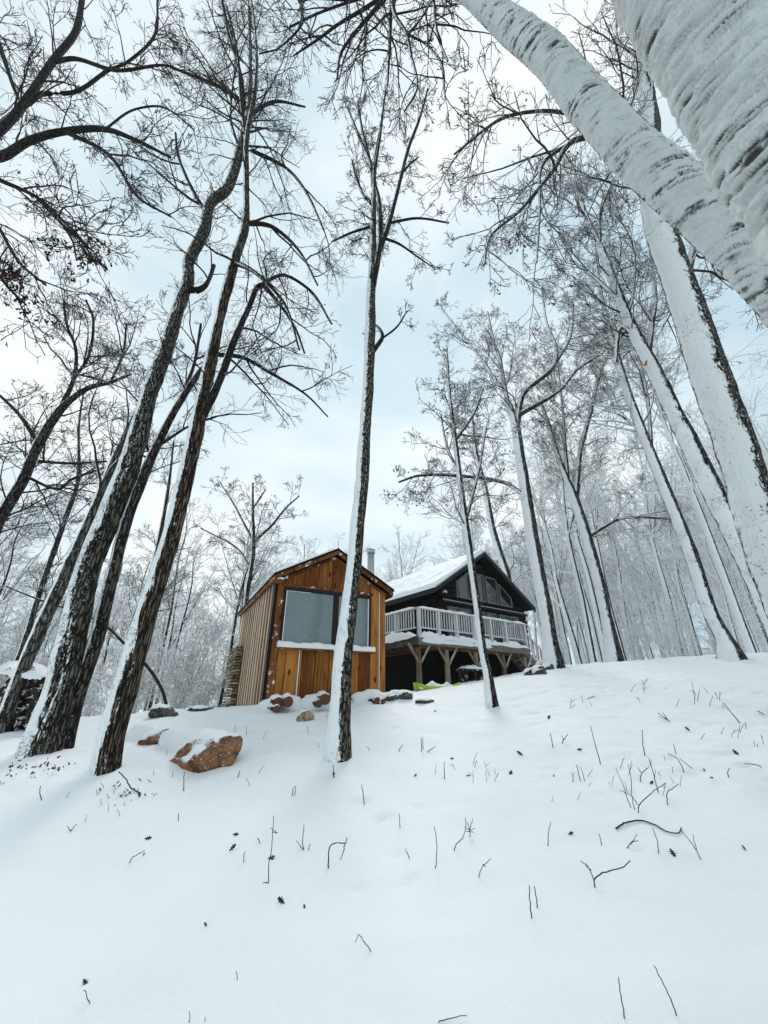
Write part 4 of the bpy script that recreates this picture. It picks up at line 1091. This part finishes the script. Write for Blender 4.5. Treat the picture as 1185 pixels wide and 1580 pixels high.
# snow bank along the deck edge
def drift(name, parent, p, q, w, h, seed, n=60):
    """lumpy ridge of snow from p to q"""
    p, q = np.array(p, float), np.array(q, float); t = np.linspace(0, 1, n)
    d = (q - p) / np.linalg.norm(q - p); sx = np.cross(d, [0, 0, 1.0])
    ang = np.linspace(-.3, math.pi + .3, 9)
    hh = h * (1 + .45 * vnoise(np.stack([t * 14, 0 * t, 0 * t], -1), seed) + .25 * vnoise(np.stack([t * 45, 0 * t, 0 * t], -1), seed + 1))
    hh = hh * np.minimum(1, np.minimum(t, 1 - t) * 18 + .15)
    V = p + (q - p) * t[:, None, None] + sx * (np.cos(ang) * w)[None, :, None] + np.array([0, 0, 1.0]) * (np.sin(ang)[None, :, None] * hh[:, None, None])
    na = len(ang); ii = (np.arange(n - 1)[:, None] * na + np.arange(na - 1)[None, :]).ravel()
    Q = np.stack([ii, ii + na, ii + na + 1, ii + 1], -1)
    return link(name, new_mesh(name, V.reshape(-1, 3), Q, True, [M['snow_lump']]), parent)
drift('snow_drift', deck, (0, .02, 1.74), (5.5, .02, 1.74), .08, .15, 4)
drift('snow_drift', deck, (.0, .05, 1.74), (.0, 6.3, 1.74), .10, .20, 6)
drift('snow_drift', deck, (.1, -.03, 1.60), (3.4, -.03, 1.62), .03, .12, 14)
# railing
def rail_run(p, q, posts, nbal, z0=2.0, z1=2.60):
    p, q = np.array(p, float), np.array(q, float); d = (q - p); L = np.linalg.norm(d); d /= L
    def P(s, z): return (p[0] + d[0] * s, p[1] + d[1] * s, z + p[2] + (q[2] - p[2]) * s / L)
    MB().bar(P(-.04, z1 + .02), P(L + .04, z1 + .02), .09, .04).build('handrail', M['railwood'], deck)
    MB().bar(P(-.02, z0 + .02), P(L + .02, z0 + .02), .05, .05).build('bottom_rail', M['railwood'], deck)
    drift('snow_ridge', deck, P(-.05, z1 + .04), P(L + .05, z1 + .04), .05, .055, 21)
    for s in posts:
        MB().box(-.05, .05, -.05, .05, 1.70, z1 - .001).build('rail_post', M['railwood'], deck).location = P(s, 0)
    bm = MB().box(-.015, .015, -.015, .015, z0 + .046, z1 - .001).mesh('baluster', M['railwood'])
    for k in range(nbal):
        s = L * (k + .5) / nbal
        if min(abs(s - t) for t in posts) < .07: continue
        o = link('baluster', bm, deck); o.location = P(s, 0)
rail_run((.04, 0, 0), (5.5, 0, 0), (.02, .86, 1.69, 2.55, 3.42, 4.27, 5.44), 46)
rail_run((0, .12, 0), (0, 6.3, 0), (1.0, 2.1, 3.2, 4.3, 5.4, 6.2), 48)
rail_run((5.5, .12, 0), (5.5, 1.1, 0), (.98,), 7)
# posts with Y braces
for i, (a, mt) in enumerate([(.12, 'post'), (1.33, 'post'), (2.72, 'post'), (4.16, 'post'), (5.42, 'post')]):
    P3 = (HO[0] + a * math.cos(HA) - .15 * math.sin(HA), HO[1] + a * math.sin(HA) + .15 * math.cos(HA)); gz = gp(*P3)
    pp = np.array([[a, .15, gz - .2], [a + .01, .15, (gz + 1.4) / 2], [a - .005, .15, 1.42]]); 
    link('support_post', trunk_mesh('support_post', pp, np.array([.085, .08, .075]), M[mt], 12, .1, .004, 60 + i), deck)
    for s in (-1, 1):
        MB().bar((a + s * .05, .09, .98), (a + s * .46, .09, 1.52), .075, .075, 6).build('brace', M['post'], deck)
        drift('snow_ridge', deck, (a + s * .07, .085, 1.04), (a + s * .44, .085, 1.53), .03, .03, 70 + i, 12)
# stairs at the right end of the deck
st = MB().bar((5.56, .25, 1.68), (6.75, .25, .86), .05, .22).bar((5.56, 1.05, 1.68), (6.75, 1.05, .86), .05, .22)
st.build('stair_stringer', M['greywood'], deck)
for k in range(5):
    a = 5.66 + k * .23; z = 1.60 - k * .158
    MB().box(a, a + .26, .22, 1.08, z, z + .04).build('stair_tread', M['greywood'], deck)
    MB().box(a + .01, a + .25, .24, 1.06, z + .041, z + .085).build('tread_snow', M['snow_lump'], deck, .01)
for b in (.22, 1.08):
    MB().bar((5.5, b, 2.6), (6.7, b, 1.76), .05, .05).build('stair_rail', M['railwood'], deck)
    MB().bar((5.5, b, 2.05), (6.7, b, 1.22), .04, .04).build('stair_rail', M['railwood'], deck)
    MB().box(6.66, 6.74, b - .04, b + .04, .7, 1.78).build('rail_post', M['railwood'], deck)
    for k in range(8):
        a = 5.6 + k * .13; z = 2.6 - (a - 5.5) * .7
        MB().box(a - .014, a + .014, b - .014, b + .014, z - .55, z - .02).build('baluster', M['railwood'], deck)

# ------------------------------------------------------------------ stones, logs and things lying about
def rock(name, label, u, v, sx, sy, sz, mat, seed, tilt=(0, 0, 0), sink=0.0, Y=None, cat='rock', group=None):
    p = hit(u, v) if Y is None else at(u, v, Y)
    n, m = 26, 18
    th = np.linspace(0, 2 * np.pi, n, endpoint=False); ph = np.linspace(-np.pi / 2, np.pi / 2, m)
    TH_, PH = np.meshgrid(th, ph)
    D = np.stack([np.cos(PH) * np.cos(TH_), np.cos(PH) * np.sin(TH_), np.sin(PH)], -1)
    r = 1 + 0.16 * vnoise(D * 1.6 + seed, seed) + 0.07 * vnoise(D * 4 + seed, seed + 1) + 0.04 * vnoise(D * 11, seed + 2)
    r = np.minimum(r, 0.98 / np.maximum(np.abs(D @ norm(np.array([.3, -.8, .45]))), .55))     # a broken flat face
    V = (D * r[..., None]) * np.array([sx, sy, sz])
    ii = (np.arange(m - 1)[:, None] * n + np.arange(n)[None, :]); jj = (np.arange(m - 1)[:, None] * n + (np.arange(n)[None, :] + 1) % n)
    Q = np.stack([ii, jj, jj + n, ii + n], -1).reshape(-1, 4)
    o = link(name, new_mesh(name, V.reshape(-1, 3), Q, True, [M[mat]]))
    o.location = (p[0], p[1], gp(p[0], p[1]) + sz * .5 - sink); o.rotation_euler = tilt
    return tag(o, label, cat, group)
rock('boulder', 'large rust brown boulder half under snow below the cabin', 316, 1176, .40, .26, .27, 'rock_brown', 3, (0.25, -.38, .15), .08)
rock('boulder', 'smaller rust brown stone left of the large boulder', 236, 1150, .20, .16, .11, 'rock_brown', 8, (.2, -.25, .2), .02)
rock('rock', 'rounded tan rock under the logs beside the straight trunk', 470, 1117, .13, .10, .12, 'rock_tan', 12, (0, -.1, .3), .03)
rock('rock', 'dark flat stone capped by snow up the bank from the brown stone', 252, 1106, .24, .16, .13, 'rock_grey', 15, (0, .2, .1), .03)
rock('rock', 'low dark slab edge under snow left of the cabin', 308, 1098, .20, .12, .06, 'rock_grey', 17, (0, 0, .2), .01)
rock('rock', 'small dark stone poking from snow right of the cabin corner', 603, 1084, .13, .09, .08, 'rock_grey', 19, (0, 0, .5), .02)
rock('rock', 'dark snow topped stone next to the green sled', 624, 1082, .16, .10, .10, 'rock_grey', 23, (0, 0, .1), .03)
rock('rock', 'flat stone lying in snow left of the thin tree', 655, 1085, .17, .10, .06, 'rock_grey', 27, (0, 0, .1), .02)
for i, (u, v, s) in enumerate([(818, 1041, .17), (832, 1040, .2), (845, 1034, .18), (838, 1026, .2), (828, 1030, .15), (850, 1024, .15)]):
    rock('rock', 'snow topped stone heaped at the foot of the deck stairs', u, v, s, s * .8, s * .75, 'rock_grey', 33 + i, (0, 0, i), .03, None, 'rock', 'stones heaped by the deck stairs')

def wood_log(label, u, v, r_px, L, rz, Y=None, seed=0, group=None, dz=0.0, cat='log', snow=True, mat='firewood'):
    """a cut log lying end-on: barked body, sawn end, snow on top"""
    p = hit(u, v) if Y is None else at(u, v, Y)
    t_ = p[1] / ray(u, v)[1]; r = r_px * t_ / F
    t = thing('log', label, cat, (p[0], p[1], max(p[2], gp(p[0], p[1]) + r * .05) + dz), rz, group)
    pp = np.array([[0, 0, 0], [.01, L / 2, .01], [0, L, 0.0]])
    V, Q = tubes(spline(np.column_stack([pp, [r, r * .98, r]]), 8)[None, :, :3], np.full((1, 8), r), 14)
    V = V + (fbm(V * 18 + seed * 3.3, 2, seed) * r * .07)[:, None] * np.array([1, 0, 1])
    link('bark', new_mesh('bark', V, Q, True, [M[mat]]), t)
    ring = V[:14]; c = ring.mean(0)
    Vv = np.concatenate([ring + np.array([0, -.001, 0]), [c + np.array([0, -.004, 0])]])
    link('sawn_end', new_mesh('sawn_end', Vv, np.array([[i, (i + 1) % 14, 14] for i in range(14)]), False, [M['log_end']]), t)
    if snow: drift('snow_cap', t, (0, .02, r * .75), (0, L, r * .75), r * .85, r * .7, seed + 5, 14)
    return t
wood_log('cut log end left of the pair under the cabin window', 430, 1084, 7.5, .5, .45, 7.55, 1)
wood_log('cut log end right of the pair under the cabin window', 445, 1083, 7.5, .5, .40, 7.55, 2)
wood_log('half buried dark log below the pair of cut log ends', 428, 1094, 5, .5, .5, 7.45, 3)
wood_log('small cut log end left of the straight trunk', 492, 1086, 5.5, .45, .3, 7.55, 4)
wood_log('larger cut log end touching the straight trunk at cabin foot', 502, 1079, 8, .45, .35, 7.6, 5)
wood_log('cut log end at the right corner of the cabin', 583, 1082, 6, .4, .5, 8.0, 6)
wood_log('short stub of log beside the cabin right corner log', 592, 1083, 4, .3, .9, 8.0, 7)
# snow over the log piles
def lump(name, label, u, v, sx, sy, sz, seed, Y=None, group=None):
    p = hit(u, v) if Y is None else at(u, v, Y)
    n, m = 30, 12
    th = np.linspace(0, 2 * np.pi, n, endpoint=False); ph = np.linspace(-1.1, np.pi / 2, m)
    T_, PH = np.meshgrid(th, ph)
    D = np.stack([np.cos(PH) * np.cos(T_), np.cos(PH) * np.sin(T_), np.sin(PH)], -1)
    r = 1 + .22 * vnoise(D * 1.8 + seed, seed) + .10 * vnoise(D * 4.5 + seed, seed + 1)
    V = D * r[..., None] * np.array([sx, sy, sz])
    ii = (np.arange(m - 1)[:, None] * n + np.arange(n)[None, :]); jj = (np.arange(m - 1)[:, None] * n + (np.arange(n)[None, :] + 1) % n)
    Q = np.stack([ii, jj, jj + n, ii + n], -1).reshape(-1, 4)
    o = link(name, new_mesh(name, V.reshape(-1, 3), Q, True, [M['snow_lump']])); o.location = (p[0], p[1], gp(p[0], p[1]) - sz * .12)
    return tag(o, label, 'snow', group)
lump('snow_mound', 'rounded snow mound on the log pair at the cabin left corner', 436, 1076, .40, .22, .19, 1, 8.0)
lump('snow_mound', 'snow mound heaped behind the straight trunk at cabin foot', 490, 1073, .40, .22, .20, 2, 8.1)
lump('snow_mound', 'snow mound against the cabin wall right of the straight trunk', 575, 1079, .40, .22, .18, 3, 8.4)
lump('snow_mound', 'thick snow banked over the upper side of the large boulder', 288, 1152, .34, .26, .26, 13)
lump('snow_mound', 'snow banked behind the smaller rust brown stone', 226, 1138, .26, .22, .15, 14)
lump('snow_mound', 'low snow mound between cabin corner and green sled', 612, 1079, .36, .26, .13, 4, 8.7)

# lime sled under the deck corner
sp_ = hit(668, 1064)
sled = thing('plastic_sled', 'lime green plastic sled half buried in snow under the deck', 'sled', (sp_[0] + .12, sp_[1] + .1, gp(sp_[0], sp_[1]) - .13), math.radians(14))
k = np.linspace(0, 1, 24); hw = .20 * np.sin(np.pi * np.clip(k * .92 + .06, 0, 1)) ** .55
sec = np.linspace(0, np.pi, 9)
V = np.stack([np.broadcast_to((k * 1.15 - .575)[:, None], (24, 9)), -np.cos(sec)[None, :] * hw[:, None] * 1.2, .19 - np.sin(sec)[None, :] * .17 + (np.abs(k - .5) ** 3 * .8)[:, None]], -1)
ii = (np.arange(23)[:, None] * 9 + np.arange(8)[None, :]).ravel()
hull = link('hull', new_mesh('hull', V.reshape(-1, 3), np.stack([ii, ii + 9, ii + 10, ii + 1], -1), True, [M['lime']]), sled)
hm = hull.modifiers.new('solid', 'SOLIDIFY'); hm.thickness = .015
drift('snow_fill', sled, (-.52, .03, .15), (.40, .03, .15), .2, .12, 44, 30)

# bench under the deck, covered with snow
bp = at(728, 1040, 14.2)
bench = thing('bench', 'low snow covered bench in the dark under the deck', 'bench', (bp[0], bp[1], gp(bp[0], bp[1])), HA)
MB().box(-.5, .5, -.2, .2, .34, .39).build('seat', M['firewood'], bench)
for s in (-1, 1): MB().box(s * .42 - .03, s * .42 + .03, -.17, .17, -.1, .339).build('leg', M['firewood'], bench)
drift('snow_cap', bench, (-.5, 0, .385), (.5, 0, .385), .2, .10, 51, 24)
for i, (u, v, r_) in enumerate([(600, 1050, .14), (668, 1035, .18), (705, 1035, .12)]):
    pass

# firewood stack behind the left trunks
wr = np.random.default_rng(91)
wp = hit(40, 1133)
for row in range(7):
    for c_ in range(6 - (row % 2)):
        x = wp[0] - .75 + c_ * .155 + (row % 2) * .077 + wr.normal() * .012; z = gp(wp[0], wp[1]) + .02 + row * .136
        y = wp[1] + .25 + wr.normal() * .03
        if c_ > 8 - row: continue
        r_ = .066 + wr.random() * .014
        t = thing('firewood_log', 'dark cut log in the snowy firewood stack behind the mossy trunk', 'log', (x, y, z), wr.normal() * .06, 'logs in the firewood stack')
        pp = np.array([[0, 0, 0], [0, .45, 0.]])
        V, Q = tubes(np.linspace(pp[0], pp[1], 3)[None], np.full((1, 3), r_), 8)
        V = V + wr.normal(size=V.shape) * .006
        V = np.concatenate([V, [[0, -.004, 0]]]); Q3 = np.array([[i, (i + 1) % 8, 24] for i in range(8)])
        link('wood', new_mesh('wood', V, [Q, Q3], False, [M['firewood']]), t)
        if wr.random() < .3 or row == 6: drift('snow_cap', t, (0, -.03, r_ * .6), (0, .35, r_ * .6), r_ * .8, r_ * .6, int(wr.integers(0, 99)), 6)
zt = gp(wp[0], wp[1]) + 7 * .136
o = drift('snow_bank', None, (wp[0] - 1.0, wp[1] + .45, zt - .09), (wp[0] - .15, wp[1] + .45, zt - .20), .32, .13, 17, 40)
tag(o, 'thick snow lying along the top of the firewood stack', 'snow')
lump('snow_mound', 'snow cushion between the mossy trunk and the slim black trunk', 103, 1062, .13, .12, .12, 9, 8.2)
rock('stump', 'dark broken stump capped with snow between the two left trunks', 101, 1092, .16, .14, .34, 'rock_grey', 66, (0, 0, 0), .02, 8.3, 'stump')

# ------------------------------------------------------------------ stems, twigs and leaves poking out of the snow
def c7(p): return (p[0] * .5063, 1180 + p[1] * .5063)
def c8(p): return (585 + p[0] * .5063, 1080 + p[1] * .5063)
def sprig(name, label, lines, cat, conv, lie=False, w=1.5, group=None):
    """lines: polylines in photo coordinates; the first point of the first line stands on the snow"""
    b = hit(*conv(lines[0][0]), fine=True)
    t = thing(name, label, cat, (b[0], b[1], gp(b[0], b[1])), 0, group)
    o = np.array([b[0], b[1], gp(b[0], b[1])]); parts = []
    for j, l in enumerate(lines):
        P = []
        for q in l:
            u, v = conv(q)
            if lie:
                h_ = hit(u, v, fine=True); P.append(h_ + np.array([0, 0, .012]))
            else: P.append(at(u, v, b[1]))
        P = np.array(P) - o
        if not lie and j == 0: P = np.concatenate([[P[0] - np.array([0, 0, .08])], P])
        n = max(4, 4 * len(P)); s = spline(P, n); s = s + rng.normal(size=s.shape) * .0016
        tt = b[1] / ray(*conv(lines[0][0]))[1]
        r0 = w * (0.75 if j else 1.0) * tt / (2 * F)
        parts.append(tubes(s[None], np.linspace(r0, r0 * .6, n)[None], 5))
    V, Q = join(parts)
    link('stem', new_mesh('stem', V, Q, True, [M['stem']]), t)
    return t
def leaf(label, u, v, size, mat='leaf', flat=0.5, seed=0, group=None):
    """a fallen oak leaf: lobed, curled blade on a stalk"""
    r = np.random.default_rng(seed + 500)
    b = hit(u, v, fine=True)
    half = [(0, 0), (.12, .03), (.2, .16), (.3, .06), (.42, .30), (.52, .09), (.68, .34), (.76, .10), (.92, .18), (1.0, 0.0)]
    L = []
    for x, y in half: L.append((x, y, .25 * y + .22 * (x - .5) ** 2))
    V = np.array([(x, 0, .22 * (x - .5) ** 2 - .02) for x, y in half] + L + [(x, -y, z) for x, y, z in L]) * size
    n = len(half); Q = []
    for k in range(n - 1):
        Q.append((k, k + 1, n + k + 1, n + k)); Q.append((k + 1, k, 2 * n + k, 2 * n + k + 1))
    a = r.random() * 6.28; tilt = flat * (0.5 + r.random())
    ca, sa = math.cos(a), math.sin(a); ctt, stt = math.cos(tilt), math.sin(tilt)
    V = np.stack([V[:, 0] * ca - V[:, 1] * sa, V[:, 0] * sa + V[:, 1] * ca, V[:, 2]], -1)
    p_ = .55 + .5 * r.random(); y_ = (r.random() - .5) * .9          # propped up on the snow, blade turned down the slope
    V = np.stack([V[:, 0], V[:, 1] * math.cos(p_) - V[:, 2] * math.sin(p_), V[:, 1] * math.sin(p_) + V[:, 2] * math.cos(p_)], -1)
    V = np.stack([V[:, 0] * math.cos(y_) - V[:, 1] * math.sin(y_), V[:, 0] * math.sin(y_) + V[:, 1] * math.cos(y_), V[:, 2]], -1)
    V[:, 2] -= V[:, 2].min() * .5
    o = link('oak_leaf', new_mesh('oak_leaf', V, np.array(Q), False, [M[mat]]))
    o.location = (b[0], b[1], gp(b[0], b[1]) + .004)
    return tag(o, label, 'leaf', group)

S7 = [
    ('weed_stem', 'tallest upright stem with small side twigs and a russet leaf in the foreground snow', [[(817, 363), (820, 310), (828, 250), (834, 155)], [(818, 358), (795, 362)], [(829, 205), (845, 208), (822, 192)], [(826, 290), (838, 285)]]),
    ('weed_stem', 'forked upright stem to the right of the tallest stem', [[(925, 260), (922, 235), (927, 182)], [(923, 258), (902, 230)], [(940, 262), (945, 240)]]),
    ('weed_stem', 'hooked stem bent over like a cane in the middle snow', [[(1000, 318), (1005, 250), (1025, 238), (1052, 238), (1058, 222)], [(1050, 238), (1046, 265), (1038, 290)]]),
    ('broken_twig', 'twig folded in a sharp upside down V in the near snow', [[(1130, 572), (1110, 540), (1093, 518), (1083, 542)]]),
    ('broken_twig', 'thin curved twig lying on smooth snow at lower left', [[(395, 298), (405, 282), (440, 262)]]),
    ('weed_stem', 'small Y shaped stem in the snow below the brown trunk', [[(215, 205), (235, 180)], [(217, 203), (205, 188)]]),
    ('weed_stem', 'short straight stem left of the tallest stem', [[(743, 298), (743, 280), (746, 265)]]),
    ('weed_stem', 'thin upright stem below the large brown boulder', [[(560, 80), (561, 22)]]),
    ('weed_stem', 'short slanting stem right of the large boulder', [[(725, 40), (732, 18)]]),
    ('weed_stem', 'lone short stem on bare snow near the bottom middle', [[(722, 657), (721, 630)]]),
    ('weed_stem', 'left one of two stems cut by the bottom edge', [[(575, 788), (577, 750)]]),
    ('weed_stem', 'right one of two stems cut by the bottom edge', [[(625, 788), (625, 768)]]),
    ('weed_stem', 'leaning stem below the dead leaf at the lower left', [[(274, 730), (264, 700), (258, 685)]]),
    ('weed_stem', 'close pair of thin stems below the straight trunk', [[(890, 95), (897, 65)], [(895, 110), (902, 60)]]),
    ('weed_stem', 'single thin stem right of the close pair below the straight trunk', [[(1110, 120), (1103, 62)]]),
    ('broken_twig', 'dark bent twig curving away from the brown trunk foot', [[(428, 90), (400, 70), (385, 45), (362, 22)]]),
    ('weed_stem', 'crooked stem in the snow between the two left trunks', [[(125, 110), (122, 85), (124, 65)]]),
    ('weed_stem', 'thin stem with a leaf at its foot just below the straight trunk', [[(1018, 40), (1015, 0)]]),
    ('weed_stem', 'tiny stem on open snow below the boulder', [[(543, 172), (544, 147)]]),
    ('weed_stem', 'crooked small stem just left of the tallest stem', [[(792, 240), (785, 222), (788, 230)]]),
]
for n_, lb, ls in S7: sprig(n_, lb, ls, 'twig' if 'twig' in n_ else 'stem', c7, w=2.4 if 'bent' in lb else 1.7)
S8 = [
    ('weed_stem', 'straight upright stem in the middle of the slope', [[(173, 515), (176, 440), (169, 385)]]),
    ('weed_stem', 'curved stem beside a withered brown seed tuft', [[(230, 462), (235, 440), (255, 420), (265, 380), (262, 360)]]),
    ('seed_tuft', 'withered brown seed tuft on a short stalk', [[(277, 418), (277, 390)], [(277, 392), (285, 362)], [(276, 395), (268, 370)], [(276, 398), (262, 385)], [(277, 398), (290, 390)], [(277, 402), (265, 400)], [(277, 402), (288, 402)]]),
    ('weed_stem', 'small branched stem below the seed tuft', [[(303, 542), (318, 505), (340, 485)], [(314, 500), (325, 508)]]),
    ('broken_twig', 'wide V shaped twig spreading over smooth snow at right', [[(657, 572), (655, 548), (690, 525), (745, 508), (765, 488)], [(655, 550), (640, 515), (612, 488)], [(645, 520), (630, 500)]]),
    ('weed_stem', 'longer of two parallel upright stems near the lower middle', [[(466, 667), (460, 620), (457, 565)]]),
    ('weed_stem', 'shorter of two parallel upright stems near the lower middle', [[(482, 635), (478, 600), (472, 567)]]),
    ('weed_stem', 'left of two long dark stems at the lower right', [[(748, 977), (738, 905), (728, 843)]]),
    ('weed_stem', 'longest slanting dark stem at the lower right', [[(907, 964), (880, 895), (836, 805)]]),
    ('broken_twig', 'curved twig lying on snow at the very bottom edge', [[(180, 985), (220, 968), (266, 961)]]),
    ('broken_twig', 'knotted short twig under the arching branch', [[(755, 455), (770, 435), (790, 428)], [(765, 440), (787, 408)]]),
    ('weed_stem', 'branched leaning stem at the end of the arching branch', [[(980, 488), (965, 455), (920, 395)], [(968, 460), (955, 410)]]),
    ('weed_stem', 'slim leaning stem under the arching branch', [[(852, 470), (848, 430), (833, 390)]]),
    ('weed_stem', 'short stem left of the arching branch', [[(677, 445), (672, 408)]]),
    ('weed_stem', 'slim stem with a curved top right of the middle', [[(515, 447), (517, 400), (523, 372)]]),
    ('bare_shrub', 'many branched bare seedling, largest on the right slope', [[(790, 345), (792, 320), (830, 285), (873, 253)], [(792, 322), (765, 290), (732, 275)], [(778, 335), (770, 290), (768, 240), (757, 195)], [(766, 328), (740, 250), (720, 205)]]),
    ('weed_stem', 'tall thin stem just right of the branched seedling', [[(850, 283), (835, 220), (822, 178)]]),
    ('weed_stem', 'crooked hooked stem right of the branched seedling', [[(880, 322), (878, 280), (895, 270), (912, 255)]]),
    ('weed_stem', 'long slanting stem above the branched seedling', [[(675, 197), (660, 140), (644, 80)]]),
    ('weed_stem', 'left stem of a slanting pair up the right slope', [[(530, 145), (521, 100)]]),
    ('weed_stem', 'small forked stem beside the slanting stem up the slope', [[(558, 132), (575, 105)], [(562, 122), (556, 108)]]),
    ('weed_stem', 'pair of thin parallel stems left of the branched seedling', [[(613, 248), (602, 197)], [(627, 248), (614, 202)]]),
    ('weed_stem', 'thin upright stem between two small leaves on the left slope', [[(199, 240), (198, 188)]]),
    ('weed_stem', 'short leaning stem at centre left of the straight stem', [[(64, 390), (60, 348)]]),
    ('weed_stem', 'short thin stem lower left of the straight stem', [[(94, 492), (80, 452)]]),
    ('broken_twig', 'forked twigs lying crossed high on the right slope', [[(930, 225), (910, 180), (880, 163)], [(955, 210), (915, 178)], [(905, 165), (898, 135)]]),
    ('weed_stem', 'curly stem just above the branched seedling', [[(797, 250), (800, 225), (822, 205)], [(798, 222), (788, 205)]]),
    ('weed_stem', 'upright kinked stem high on the right slope', [[(810, 170), (803, 125), (802, 90)]]),
    ('weed_stem', 'tiny slanting stem below the cabin right corner', [[(60, 158), (72, 137)]]),
    ('weed_stem', 'tiny upright stem pair below the cabin right corner', [[(130, 158), (128, 115)], [(134, 150), (133, 112)]]),
    ('weed_stem', 'tiny flat twig below the thin tree', [[(147, 160), (172, 142)]]),
    ('broken_twig', 'splayed dark twig near the crest at right', [[(885, 66), (850, 40)], [(880, 62), (865, 38)], [(878, 60), (850, 50)]]),
    ('weed_stem', 'long thin stem leaning left near the crest at far right', [[(1100, 72), (1070, 35), (1050, 10)]]),
    ('weed_stem', 'flat twig on the snow at the right edge', [[(1165, 205), (1140, 196), (1112, 195)]]),
    ('weed_stem', 'upright crooked stem at the right edge of the slope', [[(1065, 235), (1062, 220), (1068, 208)]]),
]
for n_, lb, ls in S8: sprig(n_, lb, ls, 'twig' if 'twig' in n_ else ('shrub' if 'shrub' in n_ else 'stem'), c8, w=2.3 if ('long' in lb and 'dark' in lb) or 'wide' in lb or 'parallel upright' in lb else 1.6)
sprig('fallen_branch', 'thin branch arching low over the snow on the right slope', [[(723, 397), (755, 380), (800, 374), (845, 388), (880, 408), (912, 412), (922, 395)]], 'branch', c8, lie=True, w=2.6)

LV = [(c7((840, 288)), 'russet oak leaf caught on the tallest stem', .085, 'leaf_red'), (c7((707, 218)), 'upright dark leaf above another leaf left of the tallest stem', .06, 'leaf'),
      (c7((697, 268)), 'flat dark leaf left of the tallest stem, lower of two', .06, 'leaf'), (c7((868, 428)), 'dark curled oak leaf alone below the tallest stem', .075, 'leaf'),
      (c7((438, 230)), 'dark flattened leaf above the lying curved twig', .06, 'leaf'), (c7((250, 665)), 'dark dead leaf at the lower left above a leaning stem', .06, 'leaf'),
      (c7((436, 283)), 'tiny dark leaf beside the lying curved twig', .03, 'leaf'), (c7((1017, 40)), 'brown leaf at the foot of a stem below the straight trunk', .06, 'leaf_red'),
      (c7((925, 432)), 'scrap of dark leaf right of the curled oak leaf', .04, 'leaf'), (c7((630, 500)), 'small leaf scrap on smooth snow left of the bottom middle', .03, 'leaf'),
      (c8((229, 180)), 'dark lobed leaf on the middle slope', .08, 'leaf'), (c8((264, 235)), 'reddish leaf just below the dark lobed leaf', .075, 'leaf_red'),
      (c8((106, 238)), 'small dark leaf left of the reddish leaf', .05, 'leaf'), (c8((440, 172)), 'black curled leaf right of the dark lobed leaf', .11, 'leaf'),
      (c8((405, 222)), 'twisted leaf on a stalk under the black curled leaf', .08, 'leaf'), (c8((533, 233)), 'small dark leaf left of the parallel thin stems', .06, 'leaf'),
      (c8((577, 415)), 'dark leaf left of the arching branch', .06, 'leaf'), (c8((888, 465)), 'dark leaf lying below the arching branch', .06, 'leaf'),
      (c8((1120, 465)), 'dark leaf flat on snow at the far right', .05, 'leaf'), (c8((515, 62)), 'upright dark leaf high on the middle slope', .10, 'leaf'),
      (c8((948, 98)), 'black leaf clump high on the right slope', .12, 'leaf'), (c8((1080, 162)), 'dark leaf near the right edge high on the slope', .10, 'leaf'),
      (c8((602, 155)), 'small leaf beside the long slanting stem', .06, 'leaf'), (c8((1008, 240)), 'small dark leaf right of the crossed twigs', .05, 'leaf'),
      (c8((825, 260)), 'leaf lying behind the branched seedling', .06, 'leaf'), (c8((990, 215)), 'narrow dark leaf right of the crossed twigs', .06, 'leaf'),
      (c8((1178, 48)), 'dark leaf at the right edge just under the crest', .11, 'leaf'), (c8((177, 36)), 'small dark leaf below the thin tree', .06, 'leaf')]
for i, ((u, v), lb, sz, mt) in enumerate(LV): leaf(lb, u, v, sz * (.65 + .3 * ((i * 7) % 5) / 4), mt, .6, i)
for i, (u, v, n_, lb) in enumerate([(62, 1206, 34, 'patch of dark litter showing through snow below the mossy trunk'), (188, 1232, 26, 'patch of dark litter showing through snow at the brown trunk foot'), (8, 1226, 20, 'patch of dark litter in snow at the left frame edge')]):
    q = np.array([hit(u + er_ * 22, v + eq_ * 7) for er_, eq_ in rng.normal(size=(n_, 2))]); q[:, 2] = ground_z(q[:, 0], q[:, 1]) + .004
    o = leaf_clusters('leaf_litter', rng, q, M['leaf'], .035, None, 2); tag(o, lb, 'litter', kind='stuff')
# small grass stems over the upper right slope
er = np.random.default_rng(321)
for i in range(60):
    if i % 5 == 0: cu, cv = 640 + 540 * er.random() ** .7, 1040 + 190 * er.random()
    u = cu + er.normal() * 22; v = cv + er.normal() * 9
    if (u < 860 and v < 1085) or v < 1030: continue
    h_ = 6 + 14 * er.random(); dx = er.normal() * 5
    ln = [[(u, v), (u + dx * .5, v - h_ * .6), (u + dx, v - h_)]]
    if er.random() < .4: ln.append([(u + dx * .4, v - h_ * .5), (u + dx * .4 + er.normal() * 5, v - h_ * .9)])
    sprig('grass_stem', 'short dry grass stem poking through the snow high on the right slope', ln, 'grass stem', lambda p: p, w=.9, group='dry grass stems on the right slope')
for i in range(26):
    u = 100 + 480 * er.random(); v = 1105 + 110 * er.random() if u > 210 else 1215 + 60 * er.random()
    h_ = 6 + 10 * er.random(); dx = er.normal() * 4
    sprig('grass_stem', 'short dry stem poking through the snow on the left bank', [[(u, v), (u + dx, v - h_)]], 'grass stem', lambda p: p, w=.9, group='dry stems on the left bank')
# dry orange leaf caught on the right edge trunk
P_ = at(994, 556, 5.35)
r_ = np.random.default_rng(2)
o = leaf_clusters('orange_leaf', r_, np.array([P_]), M['leaf_orange'], .10, None, 3)
tag(o, 'bright orange dead leaf stuck to a half white trunk at right', 'leaf')
